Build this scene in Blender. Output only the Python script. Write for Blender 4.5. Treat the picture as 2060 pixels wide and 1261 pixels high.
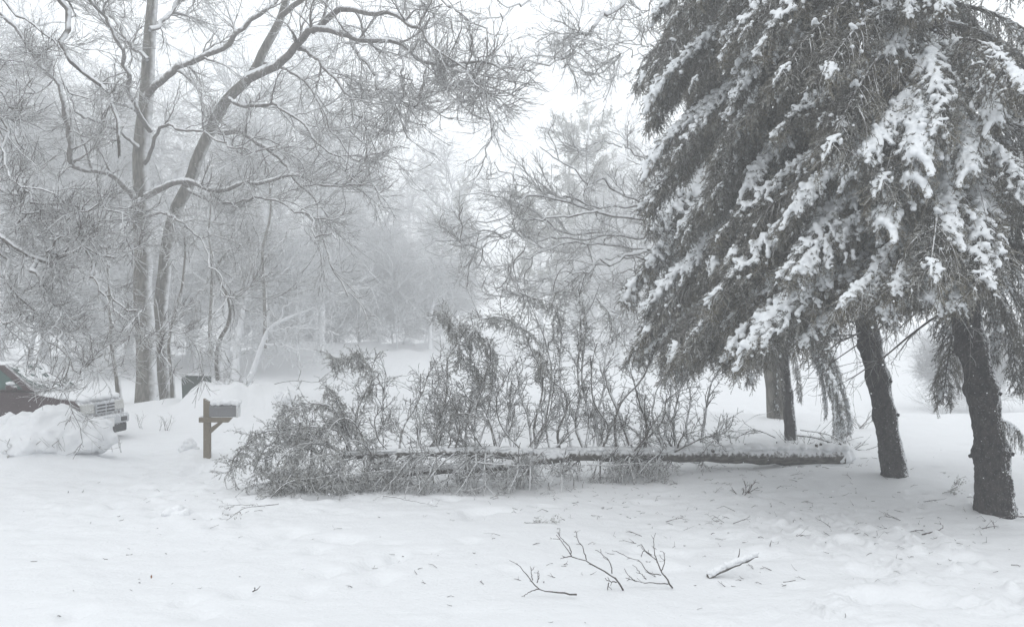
import bpy, math, random
import numpy as np
from math import radians as rad, sin, cos, pi
from mathutils import Vector, Matrix

C = bpy.context.scene
for o in list(bpy.data.objects): bpy.data.objects.remove(o)
COL = C.collection
# ------------------------------------------------------------------ camera, sky, sun, exposure
FPX, HZ, CAMH = 2003.0, 650.5, 2.5          # focal length in photo pixels, horizon row, eye height
cam_d = bpy.data.cameras.new('camera'); cam = bpy.data.objects.new('camera', cam_d); COL.objects.link(cam)
cam.location = (0, 0, CAMH); cam.rotation_euler = (pi/2, 0, 0)
cam_d.sensor_width = 36; cam_d.lens = 36*FPX/2060; cam_d.shift_y = 20/2060
cam_d.clip_start = .05; cam_d.clip_end = 2000
C.camera = cam

SUN_EL, SUN_AZ = rad(55), rad(200)
w = bpy.data.worlds.new('World'); C.world = w; w.use_nodes = True
nt = w.node_tree; nt.nodes.clear()
sky = nt.nodes.new('ShaderNodeTexSky'); sky.sky_type = 'NISHITA'; sky.sun_disc = False
sky.sun_elevation = SUN_EL; sky.sun_rotation = SUN_AZ
mx = nt.nodes.new('ShaderNodeMix'); mx.data_type = 'RGBA'; mx.inputs[0].default_value = .94
mx.inputs[7].default_value = (12.1, 12.55, 12.9, 1)            # the even cloud layer
bg = nt.nodes.new('ShaderNodeBackground'); bg.inputs[1].default_value = .1
wo = nt.nodes.new('ShaderNodeOutputWorld')
nt.links.new(sky.outputs[0], mx.inputs[6]); nt.links.new(mx.outputs[2], bg.inputs[0]); nt.links.new(bg.outputs[0], wo.inputs[0])
sd = bpy.data.lights.new('sun', 'SUN'); so = bpy.data.objects.new('sun', sd); COL.objects.link(so)
sd.energy = .5; sd.angle = rad(60); sd.color = (1, .98, .95)
so.rotation_euler = (pi/2-SUN_EL, 0, pi-SUN_AZ)
C.view_settings.view_transform = 'Standard'; C.view_settings.look = 'None'
C.view_settings.exposure = .12; C.view_settings.gamma = 1; C.view_settings.use_curve_mapping = False
C.render.engine = 'CYCLES'
C.cycles.volume_bounces = 4; C.cycles.max_bounces = 10; C.cycles.diffuse_bounces = 7
C.cycles.transparent_max_bounces = 8

# ------------------------------------------------------------------ helpers
def W(px, py, Y):
    return np.array([(px-1030)/FPX*Y, Y, CAMH-(py-HZ)/FPX*Y])
def line(pts, Y, dY=0):
    n = len(pts); out = []
    for i, p in enumerate(pts):
        y = p[2] if len(p) > 2 else Y+dY*i/max(1, n-1)
        out.append(W(p[0], p[1], y))
    return np.array(out)
def resample(P, n):
    P = np.asarray(P, float)
    # Catmull-Rom through the points, then n even samples
    Q = np.vstack([2*P[0]-P[1], P, 2*P[-1]-P[-2]]); out = []
    for i in range(1, len(Q)-2):
        for t in np.linspace(0, 1, 8, endpoint=False):
            a, b, c, d = Q[i-1], Q[i], Q[i+1], Q[i+2]
            out.append(.5*((2*b)+(c-a)*t+(2*a-5*b+4*c-d)*t*t+(3*b-a-3*c+d)*t**3))
    out.append(Q[-2]); out = np.array(out)
    s = np.r_[0, np.cumsum(np.linalg.norm(np.diff(out, axis=0), axis=1))]
    u = np.linspace(0, s[-1], n)
    return np.stack([np.interp(u, s, out[:, k]) for k in range(3)], 1)
def nrm(v): return v/np.maximum(np.linalg.norm(v, axis=-1, keepdims=True), 1e-9)
def _h(ix, iy, seed):
    n = (ix.astype(np.int64)*374761393+iy.astype(np.int64)*668265263+seed*974711) & 0x7fffffff
    n = ((n ^ (n >> 13))*1274126177) & 0x7fffffff
    return ((n ^ (n >> 16)) & 0xffff)/65535.0
def vnoise(x, y, seed=0):
    x = np.asarray(x, float); y = np.asarray(y, float)
    ix = np.floor(x); iy = np.floor(y); fx = x-ix; fy = y-iy
    fx = fx*fx*fx*(fx*(fx*6-15)+10); fy = fy*fy*fy*(fy*(fy*6-15)+10)
    a = _h(ix, iy, seed); b = _h(ix+1, iy, seed); c = _h(ix, iy+1, seed); d = _h(ix+1, iy+1, seed)
    return (a*(1-fx)+b*fx)*(1-fy)+(c*(1-fx)+d*fx)*fy
def sst(x, a, b):
    t = np.clip((x-a)/(b-a), 0, 1); return t*t*(3-2*t)

def ground_Y(px, py):
    """distance at which the sight line through a photo pixel meets the snow"""
    for Y in np.arange(5, 60, .02):
        p = W(px, py, Y)
        if p[2] <= gz1(p[0], p[1]): return Y
    return 30.
class Geo:
    def __init__(s): s.v = []; s.f = []; s.m = []; s.n = 0; s.sm = []
    def add(s, v, f, mat=0, smooth=True):
        v = np.asarray(v, np.float32).reshape(-1, 3); f = np.asarray(f, np.int64)
        if len(f) == 0: return
        s.v.append(v); s.f.append(f+s.n); s.n += len(v)
        s.m.append(np.full(len(f), mat, np.int32)); s.sm.append(np.full(len(f), smooth, bool))
    def mesh(s, name, mats):
        me = bpy.data.meshes.new(name); V = np.concatenate(s.v)
        me.vertices.add(len(V)); me.vertices.foreach_set('co', V.ravel())
        loops = np.concatenate([f.ravel() for f in s.f]).astype(np.int32)
        tot = np.concatenate([np.full(len(f), f.shape[1], np.int32) for f in s.f])
        st = np.r_[0, np.cumsum(tot)[:-1]].astype(np.int32)
        me.loops.add(len(loops)); me.loops.foreach_set('vertex_index', loops)
        me.polygons.add(len(tot)); me.polygons.foreach_set('loop_start', st); me.polygons.foreach_set('loop_total', tot)
        me.polygons.foreach_set('material_index', np.concatenate(s.m))
        me.polygons.foreach_set('use_smooth', np.concatenate(s.sm))
        for m in mats: me.materials.append(m)
        me.update(calc_edges=True); return me
    def obj(s, name, mats, parent=None, kind=None):
        return link(name, s.mesh(name, mats), parent, kind)
def link(name, me, parent=None, kind=None):
    o = bpy.data.objects.new(name, me); COL.objects.link(o)
    if parent: o.parent = parent
    if kind: o['kind'] = kind
    return o
def tag(o, label, cat, group=None):
    o['label'] = label; o['category'] = cat
    if group: o['group'] = group
    return o
def thing(name, label, cat, loc=(0, 0, 0), group=None):
    return tag(link(name, None, None), label, cat, group) if tuple(loc) == (0, 0, 0) else _th(name, label, cat, loc, group)
def _th(name, label, cat, loc, group):
    o = link(name, None); o.location = loc; return tag(o, label, cat, group)
def rebase(me, loc):
    me.transform(Matrix.Translation(-Vector(loc))); return me
def part(g, name, mats, root, kind=None):
    """mesh given in world coordinates, hung under root (root only translated)"""
    return link(name, rebase(g.mesh(name, mats), root.location), root, kind)

def tube(g, P, R, k=3, mat=0, smooth=True, cap=False):
    P = np.asarray(P, float); R = np.asarray(R, float)
    if P.ndim == 2: P = P[None]; R = R[None]
    M, N, _ = P.shape
    if M == 0: return
    T = nrm(np.gradient(P, axis=1)); mt = nrm(P[:, -1]-P[:, 0])
    ax = np.eye(3)[np.argmin(np.abs(mt), axis=1)]
    ref = nrm(np.cross(mt, ax))[:, None, :]
    U = nrm(np.cross(T, ref)); V = np.cross(T, U)
    a = np.linspace(0, 2*pi, k, endpoint=False)
    ring = P[:, :, None, :]+R[:, :, None, None]*(np.cos(a)[None, None, :, None]*U[:, :, None, :]+np.sin(a)[None, None, :, None]*V[:, :, None, :])
    j = np.arange(k); jn = (j+1) % k; i = np.arange(N-1)[:, None]
    f = np.stack([np.broadcast_to(i*k+j, (N-1, k)), np.broadcast_to(i*k+jn, (N-1, k)), np.broadcast_to((i+1)*k+jn, (N-1, k)), np.broadcast_to((i+1)*k+j, (N-1, k))], -1).reshape(-1, 4)
    F = (f[None]+(np.arange(M)*N*k)[:, None, None]).reshape(-1, 4)
    g.add(ring.reshape(-1, 3), F, mat, smooth)
    if cap:
        for m in range(M):
            for e, s in ((0, 1), (N-1, -1)):
                v = ring[m, e]; c = v.mean(0); idx = np.arange(k)
                fa = np.stack([idx, (idx+1) % k, np.full(k, k)], 1) if s < 0 else np.stack([(idx+1) % k, idx, np.full(k, k)], 1)
                g.add(np.vstack([v, c]), fa, mat, False)
def spawn(rng, P, R, cnt, t0, t1, ang, L, n, wig=.15, grav=0., rs=.55, rtip=.004, flat=1., frac=False, up=0.):
    M, N, _ = P.shape
    idx = np.repeat(np.arange(M), cnt); K = len(idx)
    t = t0+(t1-t0)*rng.random(K); f = t*(N-1); i = np.minimum(f.astype(int), N-2); q = (f-i)[:, None]
    pos = P[idx, i]*(1-q)+P[idx, i+1]*q; tan = nrm(P[idx, i+1]-P[idx, i])
    r0 = R[idx, i]*(1-q[:, 0])+R[idx, i+1]*q[:, 0]
    pp = rng.normal(size=(K, 3)); pp[:, 2] *= flat; pp[:, 2] += up
    pp = nrm(pp-tan*(pp*tan).sum(1, keepdims=True))
    a = rng.uniform(ang[0], ang[1], K)[:, None]
    d = tan*np.cos(a)+pp*np.sin(a)
    if frac:
        pl = np.linalg.norm(np.diff(P, axis=1), axis=2).sum(1)[idx]
        ln = pl*rng.uniform(L[0], L[1], K)*(1-.55*t)
    else: ln = rng.uniform(L[0], L[1], K)
    Q = np.empty((K, n, 3)); Q[:, 0] = pos; seg = (ln/(n-1))[:, None]
    for s in range(1, n):
        d = nrm(d+rng.normal(size=(K, 3))*wig+np.array([0, 0, grav])); Q[:, s] = Q[:, s-1]+d*seg
    r1 = np.maximum(r0*rs, rtip); S = r1[:, None]*(1-np.linspace(0, 1, n)[None])**.8; S = np.maximum(S, rtip)
    return Q, S
def leaves(g, rng, P, per, L, Wd, spread=.9, fwd=.5, mat=0, droop=0., t0=0.):
    """slim two-triangle blades along every branch of P"""
    M, N, _ = P.shape; idx = np.repeat(np.arange(M), per); K = len(idx)
    f = (t0+(1-t0)*rng.random(K))*(N-1); i = np.minimum(f.astype(int), N-2); q = (f-i)[:, None]
    pos = P[idx, i]*(1-q)+P[idx, i+1]*q; tan = nrm(P[idx, i+1]-P[idx, i])
    d = nrm(tan*fwd+nrm(rng.normal(size=(K, 3)))*spread+np.array([0, 0, -droop]))
    s = nrm(np.cross(d, rng.normal(size=(K, 3)))); ln = rng.uniform(L[0], L[1], K)[:, None]; wd = rng.uniform(Wd[0], Wd[1], K)[:, None]
    V = np.stack([pos, pos+d*ln*.55+s*wd*.5, pos+d*ln, pos+d*ln*.55-s*wd*.5], 1)
    g.add(V.reshape(-1, 3), np.arange(K*4).reshape(-1, 4), mat, False)
ICO = None
def ico():
    global ICO
    if ICO is None:
        import bmesh
        bm = bmesh.new(); bmesh.ops.create_icosphere(bm, subdivisions=1, radius=1)
        ICO = (np.array([v.co[:] for v in bm.verts]), np.array([[v.index for v in f.verts] for f in bm.faces])); bm.free()
    return ICO
def blobs(g, pos, r, zs=.7, mat=0):
    v, f = ico(); pos = np.asarray(pos); r = np.asarray(r); K = len(pos)
    if K == 0: return
    V = pos[:, None, :]+v[None]*r[:, None, None]*np.array([1, 1, zs])
    F = (f[None]+(np.arange(K)*len(v))[:, None, None]).reshape(-1, 3)
    g.add(V.reshape(-1, 3), F, mat, True)
def remeshed(g, name, mat, vox, smooth=2, disp=0., dsize=.1):
    me = g.mesh(name+'_raw', []); o = bpy.data.objects.new(name, me); COL.objects.link(o)
    m = o.modifiers.new('r', 'REMESH'); m.mode = 'VOXEL'; m.voxel_size = vox; m.use_smooth_shade = True
    if smooth: s = o.modifiers.new('s', 'SMOOTH'); s.iterations = smooth; s.factor = .5
    if disp:
        tx = bpy.data.textures.new(name, 'CLOUDS'); tx.noise_scale = dsize
        d = o.modifiers.new('d', 'DISPLACE'); d.texture = tx; d.strength = disp; d.mid_level = .5
    dg = bpy.context.evaluated_depsgraph_get(); ev = o.evaluated_get(dg)
    res = bpy.data.meshes.new_from_object(ev); bpy.data.objects.remove(o); bpy.data.meshes.remove(me)
    res.name = name; res.materials.clear(); res.materials.append(mat); res.update(); return res
def box(g, c, s, mat=0, rz=0, bev=0):
    c = np.array(c, float); h = np.array(s, float)/2
    v = np.array([[x, y, z] for x in (-1, 1) for y in (-1, 1) for z in (-1, 1)])*h
    if rz: R = np.array([[cos(rz), -sin(rz), 0], [sin(rz), cos(rz), 0], [0, 0, 1]]); v = v@R.T
    f = [[0, 1, 3, 2], [4, 6, 7, 5], [0, 4, 5, 1], [2, 3, 7, 6], [0, 2, 6, 4], [1, 5, 7, 3]]
    g.add(v+c, f, mat, False)
def bevel(o, wd, seg=2):
    m = o.modifiers.new('bevel', 'BEVEL'); m.width = wd; m.segments = seg; m.limit_method = 'ANGLE'; m.angle_limit = rad(35); return o

# ------------------------------------------------------------------ materials
def mat_new(name, rough=.8):
    m = bpy.data.materials.new(name); m.use_nodes = True; n = m.node_tree.nodes; b = n['Principled BSDF']
    b.inputs['Roughness'].default_value = rough; b.inputs['Specular IOR Level'].default_value = .25
    return m, m.node_tree, b
def mixc(t, fac, a, b):
    x = t.nodes.new('ShaderNodeMix'); x.data_type = 'RGBA'
    for s, v in ((0, fac), (6, a), (7, b)):
        if hasattr(v, 'links'): t.links.new(v, x.inputs[s])
        else: x.inputs[s].default_value = v if s == 0 else (*v, 1)
    return x.outputs[2]
def noise(t, sc, det=4, coord='Object', stretch=None):
    tc = t.nodes.new('ShaderNodeTexCoord'); n = t.nodes.new('ShaderNodeTexNoise'); n.inputs['Scale'].default_value = sc; n.inputs['Detail'].default_value = det
    if stretch:
        mp = t.nodes.new('ShaderNodeMapping'); mp.inputs['Scale'].default_value = stretch
        t.links.new(tc.outputs[coord], mp.inputs[0]); t.links.new(mp.outputs[0], n.inputs[0])
    else: t.links.new(tc.outputs[coord], n.inputs[0])
    return n.outputs[0]
def math_(t, op, a, b=None, clamp=False):
    x = t.nodes.new('ShaderNodeMath'); x.operation = op; x.use_clamp = clamp
    for s, v in ((0, a), (1, b)):
        if v is None: continue
        if hasattr(v, 'links'): t.links.new(v, x.inputs[s])
        else: x.inputs[s].default_value = v
    return x.outputs[0]
def rng_(t, v, a, b, c=0, d=1):
    x = t.nodes.new('ShaderNodeMapRange'); t.links.new(v, x.inputs[0]); x.interpolation_type = 'SMOOTHSTEP'
    for i, q in enumerate((a, b, c, d)): x.inputs[i+1].default_value = q
    return x.outputs[0]
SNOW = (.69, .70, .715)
def snow_fac(t, thr, soft=.25, wind=(.45, -.25, .85), nsc=9, namp=.7):
    """how much snow sticks: surfaces that face up and into the wind hold it, broken up by noise"""
    ge = t.nodes.new('ShaderNodeNewGeometry'); d = t.nodes.new('ShaderNodeVectorMath'); d.operation = 'DOT_PRODUCT'
    t.links.new(ge.outputs['Normal'], d.inputs[0]); d.inputs[1].default_value = wind
    nz = noise(t, nsc, 3); s = math_(t, 'ADD', d.outputs['Value'], math_(t, 'MULTIPLY', math_(t, 'SUBTRACT', nz, .5), namp*2))
    return rng_(t, s, thr-soft, thr+soft)
def bark(name, c1, c2, thr, nsc=14, wind=(.45, -.25, .85), bump=.6, stretch=(1, 1, .25), ssc=9, namp=.7, speck=0):
    m, t, b = mat_new(name, .95)
    n1 = noise(t, nsc, 6, stretch=stretch)
    col = mixc(t, rng_(t, n1, .35, .65), c1, c2)
    sf = snow_fac(t, thr, wind=wind, nsc=ssc, namp=namp)
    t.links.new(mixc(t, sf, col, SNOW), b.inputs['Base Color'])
    if speck:
        sp = rng_(t, noise(t, 48, 5), .56, .70, 0, speck)
        t.links.new(mixc(t, sp, mixc(t, sf, col, SNOW), (.42, .43, .44)), b.inputs['Base Color'])
    bp = t.nodes.new('ShaderNodeBump'); bp.inputs['Strength'].default_value = bump; bp.inputs['Distance'].default_value = .05
    t.links.new(n1, bp.inputs['Height']); t.links.new(bp.outputs[0], b.inputs['Normal'])
    return m
M_HERO = bark('grey_bark', (.065, .06, .05), (.15, .14, .12), .80, wind=(.93, -.12, .3), ssc=5, namp=.28)
M_TWIG = bark('twig_bark', (.075, .066, .06), (.14, .128, .115), .30, namp=.6)
M_TWIGG = bark('grey_twig', (.11, .10, .09), (.18, .168, .152), .12, namp=.6)
M_TWIGW = bark('frosted_twig', (.36, .35, .34), (.46, .45, .44), -.55, namp=.5)
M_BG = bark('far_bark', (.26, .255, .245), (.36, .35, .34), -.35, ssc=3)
M_SPR = bark('spruce_bark', (.004, .003, .004), (.030, .025, .025), .80, nsc=19, bump=1., stretch=(1, 1, .55), wind=(.95, -.12, .35), ssc=42, namp=.8, speck=.22)
M_DEAD = bark('dead_branch', (.07, .063, .058), (.13, .12, .11), .62)
M_FALL = bark('fallen_bark', (.04, .037, .032), (.12, .112, .10), .52, nsc=24, stretch=(.3, 1, 1), wind=(.2, -.3, .95), ssc=16)
M_FBR = bark('fallen_branch_bark', (.06, .055, .048), (.13, .122, .11), .38, nsc=24, wind=(.2, -.3, .95), ssc=14, namp=.6)
M_DARKTWIG = bark('dark_twig', (.05, .042, .038), (.08, .07, .065), .95)
def needle_mat(name, dark, light, frost_thr, frost=(.60, .60, .57)):
    m, t, b = mat_new(name, .8)
    n = noise(t, 2.3, 3); n2 = noise(t, 11, 4)
    col = mixc(t, rng_(t, n, .38, .62), dark, light)
    sf = snow_fac(t, frost_thr, soft=.45, wind=(.25, -.2, .8), nsc=7, namp=.9)
    col = mixc(t, math_(t, 'MULTIPLY', sf, .85), col, frost)
    col = mixc(t, rng_(t, n2, .40, .75, 0, .55), col, frost)
    t.links.new(col, b.inputs['Base Color']); return m
M_NEEDLE = needle_mat('spruce_needles', (.020, .021, .011), (.105, .088, .048), .70)
M_NEEDLE2 = needle_mat('fallen_needles', (.06, .057, .045), (.12, .112, .085), .62, (.6, .61, .6))
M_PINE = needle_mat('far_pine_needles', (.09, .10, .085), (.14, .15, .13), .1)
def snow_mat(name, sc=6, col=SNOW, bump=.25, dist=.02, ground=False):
    m, t, b = mat_new(name, .75); b.inputs['Subsurface Weight'].default_value = 0
    n1 = noise(t, sc, 6, 'Object'); n2 = noise(t, sc*9, 4, 'Object')
    h = math_(t, 'ADD', n1, math_(t, 'MULTIPLY', n2, .25))
    bp = t.nodes.new('ShaderNodeBump'); bp.inputs['Strength'].default_value = bump; bp.inputs['Distance'].default_value = dist
    t.links.new(h, bp.inputs['Height']); t.links.new(bp.outputs[0], b.inputs['Normal'])
    if ground:
        # fine bark and needle litter speckling the snow, denser towards the spruces
        tc = t.nodes.new('ShaderNodeTexCoord'); sx = t.nodes.new('ShaderNodeSeparateXYZ'); t.links.new(tc.outputs['Object'], sx.inputs[0])
        vo = t.nodes.new('ShaderNodeTexVoronoi'); vo.inputs['Scale'].default_value = 5.5; t.links.new(tc.outputs['Object'], vo.inputs['Vector'])
        near = rng_(t, sx.outputs[0], -2, 6, .002, .045)
        sp = math_(t, 'LESS_THAN', vo.outputs['Distance'], near)
        pick = math_(t, 'GREATER_THAN', noise(t, 1.7, 2), .5)
        fade = rng_(t, sx.outputs[1], 10, 24, 1, 0)
        c = mixc(t, math_(t, 'MULTIPLY', math_(t, 'MULTIPLY', sp, pick), fade), col, (.18, .17, .15))
        t.links.new(c, b.inputs['Base Color'])
    else: b.inputs['Base Color'].default_value = (*col, 1)
    return m
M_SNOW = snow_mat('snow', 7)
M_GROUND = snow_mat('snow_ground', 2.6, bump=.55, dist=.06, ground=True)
M_PAD = snow_mat('bough_snow', 25, col=(.74, .76, .78), bump=.5, dist=.02)
def plain(name, col, rough=.5, metal=0, nsc=30, var=.3, snow=None):
    m, t, b = mat_new(name, rough); b.inputs['Metallic'].default_value = metal
    n = noise(t, nsc, 4); c = mixc(t, n, tuple(x*(1-var) for x in col), tuple(min(1, x*(1+var)) for x in col))
    if snow is not None: c = mixc(t, snow_fac(t, snow, wind=(.5, -.25, .75), nsc=22, namp=.9), c, (.72, .74, .76))
    t.links.new(c, b.inputs['Base Color']); return m

# ------------------------------------------------------------------ ground
def gz(x, y):
    x = np.asarray(x, float); y = np.asarray(y, float)
    z = .10*(vnoise(x*.16+3, y*.16, 1)-.5)*sst(y, 4, 14)+.10*(vnoise(x*.55, y*.55+7, 2)-.5)
    near = 1-sst(y, 30, 60)
    z = z+near*(.3+.7*sst(vnoise(x*.35+4, y*.35, 30), .3, .7))*(.045*(vnoise(x*1.1+y*.6, y*1.9-x*.3, 3)-.5)+.022*(vnoise(x*3.3+y, y*4.3-x*.8, 4)-.5)+.010*(vnoise(x*9+y*2, y*11-x*3, 5)-.5))
    # clods of thrown snow, mostly right foreground and around the drive
    wx = x+.35*vnoise(x*2.1, y*2.1, 21); wy_ = y+.35*vnoise(x*2.1+9, y*2.1, 22); cl = .5*vnoise(wx*4.6+11, wy_*4.6+5, 6)+.5*vnoise(wx*10, wy_*10, 23); area = .15+.85*sst(x, .8, 3)*(1-sst(y, 12, 15))*sst(vnoise(x*.5+2, y*.5, 31), .25, .6)+.4*(1-sst(x, -3, -1))*sst(y, 11, 14)
    z = z+near*.07*sst(cl, .56, .84)*area+near*.035*sst(vnoise(wx*9+3, wy_*9, 24), .62, .9)*area
    pt = vnoise(x*2.2+31, y*2.2+17, 8); z = z-near*.09*sst(pt, .78, .97)*(.4+.6*sst(vnoise(x*.4, y*.4, 9), .4, .7))
    G = lambda cx, cy, sx, sy, h: h*np.exp(-((x-cx)/sx)**2-((y-cy)/sy)**2)
    z = z+.09*sst(x, 1.8, 4.2)*sst(y, 13.2, 16.0)*(1-sst(y, 17, 20))-.06*np.exp(-((y-17.1)/.8)**2)*sst(x, 3.4, 4.2)*(1-sst(x, 5.6, 6.2))          # rise under the spruces
    z = z+G(-8.2, 27.2, 3.4, 1.3, .42)+G(-7.25, 25.3, .85, .7, .62)+.5*np.exp(-((x+7.1)/1.2)**2-((y-25.6)/.9)**2)*vnoise(x*3, y*3, 40)+G(-6.1, 26.0, .8, .8, .40)+G(-9.6, 26.5, 1., .9, .15)+G(-7.95,25.6,.5,.5,.36)
    z = z+G(-5.2, 27., 2.0, 1.5, .25)
    for bx0, by0, br in ((6.3, 12.95, .5), (5.93, 15.35, .42), (5.74, 20.4, .35)): z = z+.06*np.exp(-(((x-bx0)**2+(y-by0)**2)/br**2))
    z = z+(G(-10, 55, 8, 5, 1.35)+G(-4, 62, 5, 5, 1.25)+G(-7.5, 48, 5, 3, .5)+G(-22, 48, 10, 6, .8))*(1+.3*(vnoise(x*.9, y*.9, 12)-.5))
    z = z+G(-8.3, 17.5, 1.3, .5, .26)+G(-8.35, 25.9, .6, .45, .26)+G(-5.95, 18.6, .35, .35, .12)+G(-8.6, 18.2, 1.2, 1., .12)+G(-10.2, 17.9, 2.2, 1.2, .15)
    for k in range(30):                                               # softened footprints and knee holes left of the fallen crown
        fx = -3.6+2.2*sin(k*.21)+(.13 if k % 2 else -.13)+.35*sin(k*1.7); fy = 8.4+k*.27+.1*cos(k*2.3)
        z = z-.085*np.exp(-(((x-fx)/.12)**2+((y-fy)/.17)**2))+.018*np.exp(-(((x-fx)/.24)**2+((y-fy-.1)/.26)**2))
    for hx, hy, hr, hd in ((3.25, 9.05, .16, .10), (3.75, 8.95, .2, .09), (4.0, 8.75, .13, .12), (2.0, 11.4, .3, .05), (2.6, 10.6, .22, .06), (1.6, 10.2, .18, .05), (4.6, 10.4, .25, .07), (3.3, 12.2, .3, .05)):
        z = z-hd*np.exp(-(((x-hx)/hr)**2+((y-hy)/(hr*.7))**2))+hd*.55*np.exp(-(((x-hx-.1)/(hr*1.5))**2+((y-hy-hr*1.5)/hr)**2))
    z = z-.35*sst(y, 28.2, 29.2)*sst(x, 4, 7)*(1-sst(y, 60, 90))                          # the ploughed road beyond
    z = z+1.4*sst(y, 70, 150)
    return z
def gz1(x, y): return float(gz(np.array([x]), np.array([y]))[0])
def axis_(lo, hi, a, b, fine, grow):
    c = list(np.arange(a, b+1e-6, fine)); s = fine; v = b
    while v < hi: s *= grow; v += s; c.append(v)
    s = fine; v = a; l = []
    while v > lo: s *= grow; v -= s; l.append(v)
    return np.array(l[::-1]+c)
xs = axis_(-420, 420, -6, 7.5, .06, 1.045); ys = axis_(-200, 600, 7.5, 19, .06, 1.03)
X, Yg = np.meshgrid(xs, ys); Z = gz(X, Yg)
g = Geo(); nx, ny = len(xs), len(ys)
ii = (np.arange(ny-1)[:, None]*nx+np.arange(nx-1)[None]).ravel()
g.add(np.stack([X, Yg, Z], -1).reshape(-1, 3), np.stack([ii, ii+1, ii+nx+1, ii+nx], 1), 0, True)
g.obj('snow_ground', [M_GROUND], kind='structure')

# ------------------------------------------------------------------ deciduous trees drawn limb by limb
def limbset(defs, seed, n=22, wob=.03):
    r = np.random.default_rng(seed); Ps = []; Rs = []
    for pts, Y, dY, r0, r1 in defs:
        P = resample(line(pts, Y, dY), n)
        nzs = r.normal(size=(n, 3)); nzs = (nzs+np.roll(nzs, 1, 0)+np.roll(nzs, -1, 0))/3
        P = P+nzs*wob*np.linspace(.3, 1, n)[:, None]; Ps.append(P)
        Rs.append(r0+(r1-r0)*np.linspace(0, 1, n)**.8)
    return np.array(Ps), np.array(Rs)
def crown(seed, P, R, levels, mat, k0=7, snowtop=True):
    """levels: (count, t0, t1, angles, lengths, points, wiggle, gravity, radius share, tip radius, sides)"""
    r = np.random.default_rng(seed); g = Geo(); tube(g, P, R, k0)
    allL = [(P, R)]
    for (c, t0, t1, a, L, n, wg, gr, rs, rt, k) in levels:
        Q, S = spawn(r, allL[-1][0], allL[-1][1], c, t0, t1, a, L, n, wg, gr, rs, rt)
        tube(g, Q, S, k); allL.append((Q, S))
    return g, allL
def snow_on(g, P, R, rng, prob=1., lift=.7, k=5):
    """a rounded ridge of snow lying along the top of each limb"""
    keep = rng.random(len(P)) < prob; P = P[keep]; R = R[keep]
    if len(P) == 0: return
    Q = P.copy(); m = .75+.5*rng.random(R.shape); Q[..., 2] += R*lift
    T = nrm(np.gradient(P, axis=1)); hor = np.sqrt(1-np.clip(T[..., 2]**2, 0, 1))
    tube(g, Q, R*.72*m*hor+.001, k)

# the two big trunks on the left (31 m away)
DA = 31.0
defsA = [
 ([(296,812),(294,700),(288,560),(286,430),(283,314),(293,209),(303,35),(308,-90),(300,-260)], DA, .5, .40, .10),
]
PA, RA = limbset(defsA, 1, 40, .05)
RA[0] = np.interp(np.linspace(0, 1, 40), [0, .05, .5, 1], [.38, .31, .24, .09])
lA = [
 ([(272,400),(240,362),(209,342),(157,331),(136,286),(129,209),(70,115),(10,50),(-60,-10)], DA, -4, .13, .04),
 ([(290,395),(340,375),(385,370),(430,385),(490,368),(560,365),(640,372),(720,372)], DA, -3, .13, .03),
 ([(290,192),(331,157),(377,133),(454,91),(523,31),(570,-40),(600,-120)], DA, -1, .14, .05),
 ([(300,260),(279,227),(251,140),(223,70),(195,20),(150,-60)], DA, -4, .10, .04),
 ([(285,440),(330,430),(390,470),(440,560),(480,600)], DA, -4, .06, .02),
 ([(288,330),(330,262),(380,262),(430,275),(470,300),(560,300)], DA, -5, .07, .02),
 ([(282,300),(220,250),(180,240),(110,180),(40,180)], DA, -3, .08, .02),
 ([(298,120),(240,60),(220,-10),(180,-60)], DA, 2, .09, .04),
 ([(303,60),(360,10),(400,-60)], DA, 2, .09, .04),
 ([(284,400),(240,440),(180,470),(120,470),(60,500)], DA, -4, .07, .02),
]
PB_, RB_ = limbset([([(334,810),(325,700),(326,600),(338,490),(356,425),(377,377),(401,314),(429,255),(457,200),(502,155),(523,122),(555,52),(580,-20),(610,-140)], DA+1.2, -.5, .34, .12)], 2, 44, .05)
RB_[0] = np.interp(np.linspace(0, 1, 44), [0, .1, .5, 1], [.30, .23, .19, .09])
lB = [
 ([(437,262),(475,268),(509,283),(558,317),(593,356),(628,394),(650,450),(660,520),(690,590)], DA, -4, .11, .03),
 ([(502,160),(560,130),(593,101),(628,63),(698,63),(752,76),(818,96),(864,122),(930,127),(1006,137),(1050,160)], DA-1, -6, .16, .022),
 ([(628,63),(690,20),(767,23),(818,38),(854,71),(879,96),(940,150),(960,180)], DA-2, -6, .12, .02),
 ([(700,66),(720,100),(742,142),(762,178),(803,208),(850,215)], DA-3, -2, .08, .016),
 ([(803,94),(806,120),(811,152),(823,198),(835,215)], DA-4, -1, .05, .014),
 ([(600,100),(630,112),(676,162),(712,208),(727,244),(732,300)], DA-2, -2, .09, .016),
 ([(864,122),(880,150),(900,180),(940,185)], DA-5, -1, .045, .014),
 ([(930,127),(960,160),(990,195)], DA-6, -1, .04, .012),
 ([(560,30),(640,-20),(740,-40),(860,-20),(900,20),(960,40)], DA-1, -5, .10, .02),
 ([(460,200),(500,215),(560,220),(620,260),(680,330),(720,380)], DA, -4, .08, .02),
 ([(380,380),(430,410),(520,400),(600,430),(680,480)], DA, -5, .07, .02),
 ([(523,122),(600,150),(640,200),(680,290),(740,320),(820,300)], DA+2, -2, .08, .02),
]
LV = [(12, .12, 1, (.4, 1.0), (.7, 1.9), 10, .2, -.02, .55, .016, 5),
      (8, .1, 1, (.35, .95), (.4, 1.1), 7, .16, .03, .55, .009, 4),
      (6, .1, 1, (.3, .85), (.2, .6), 5, .15, .05, .6, .0045, 3)]
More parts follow.
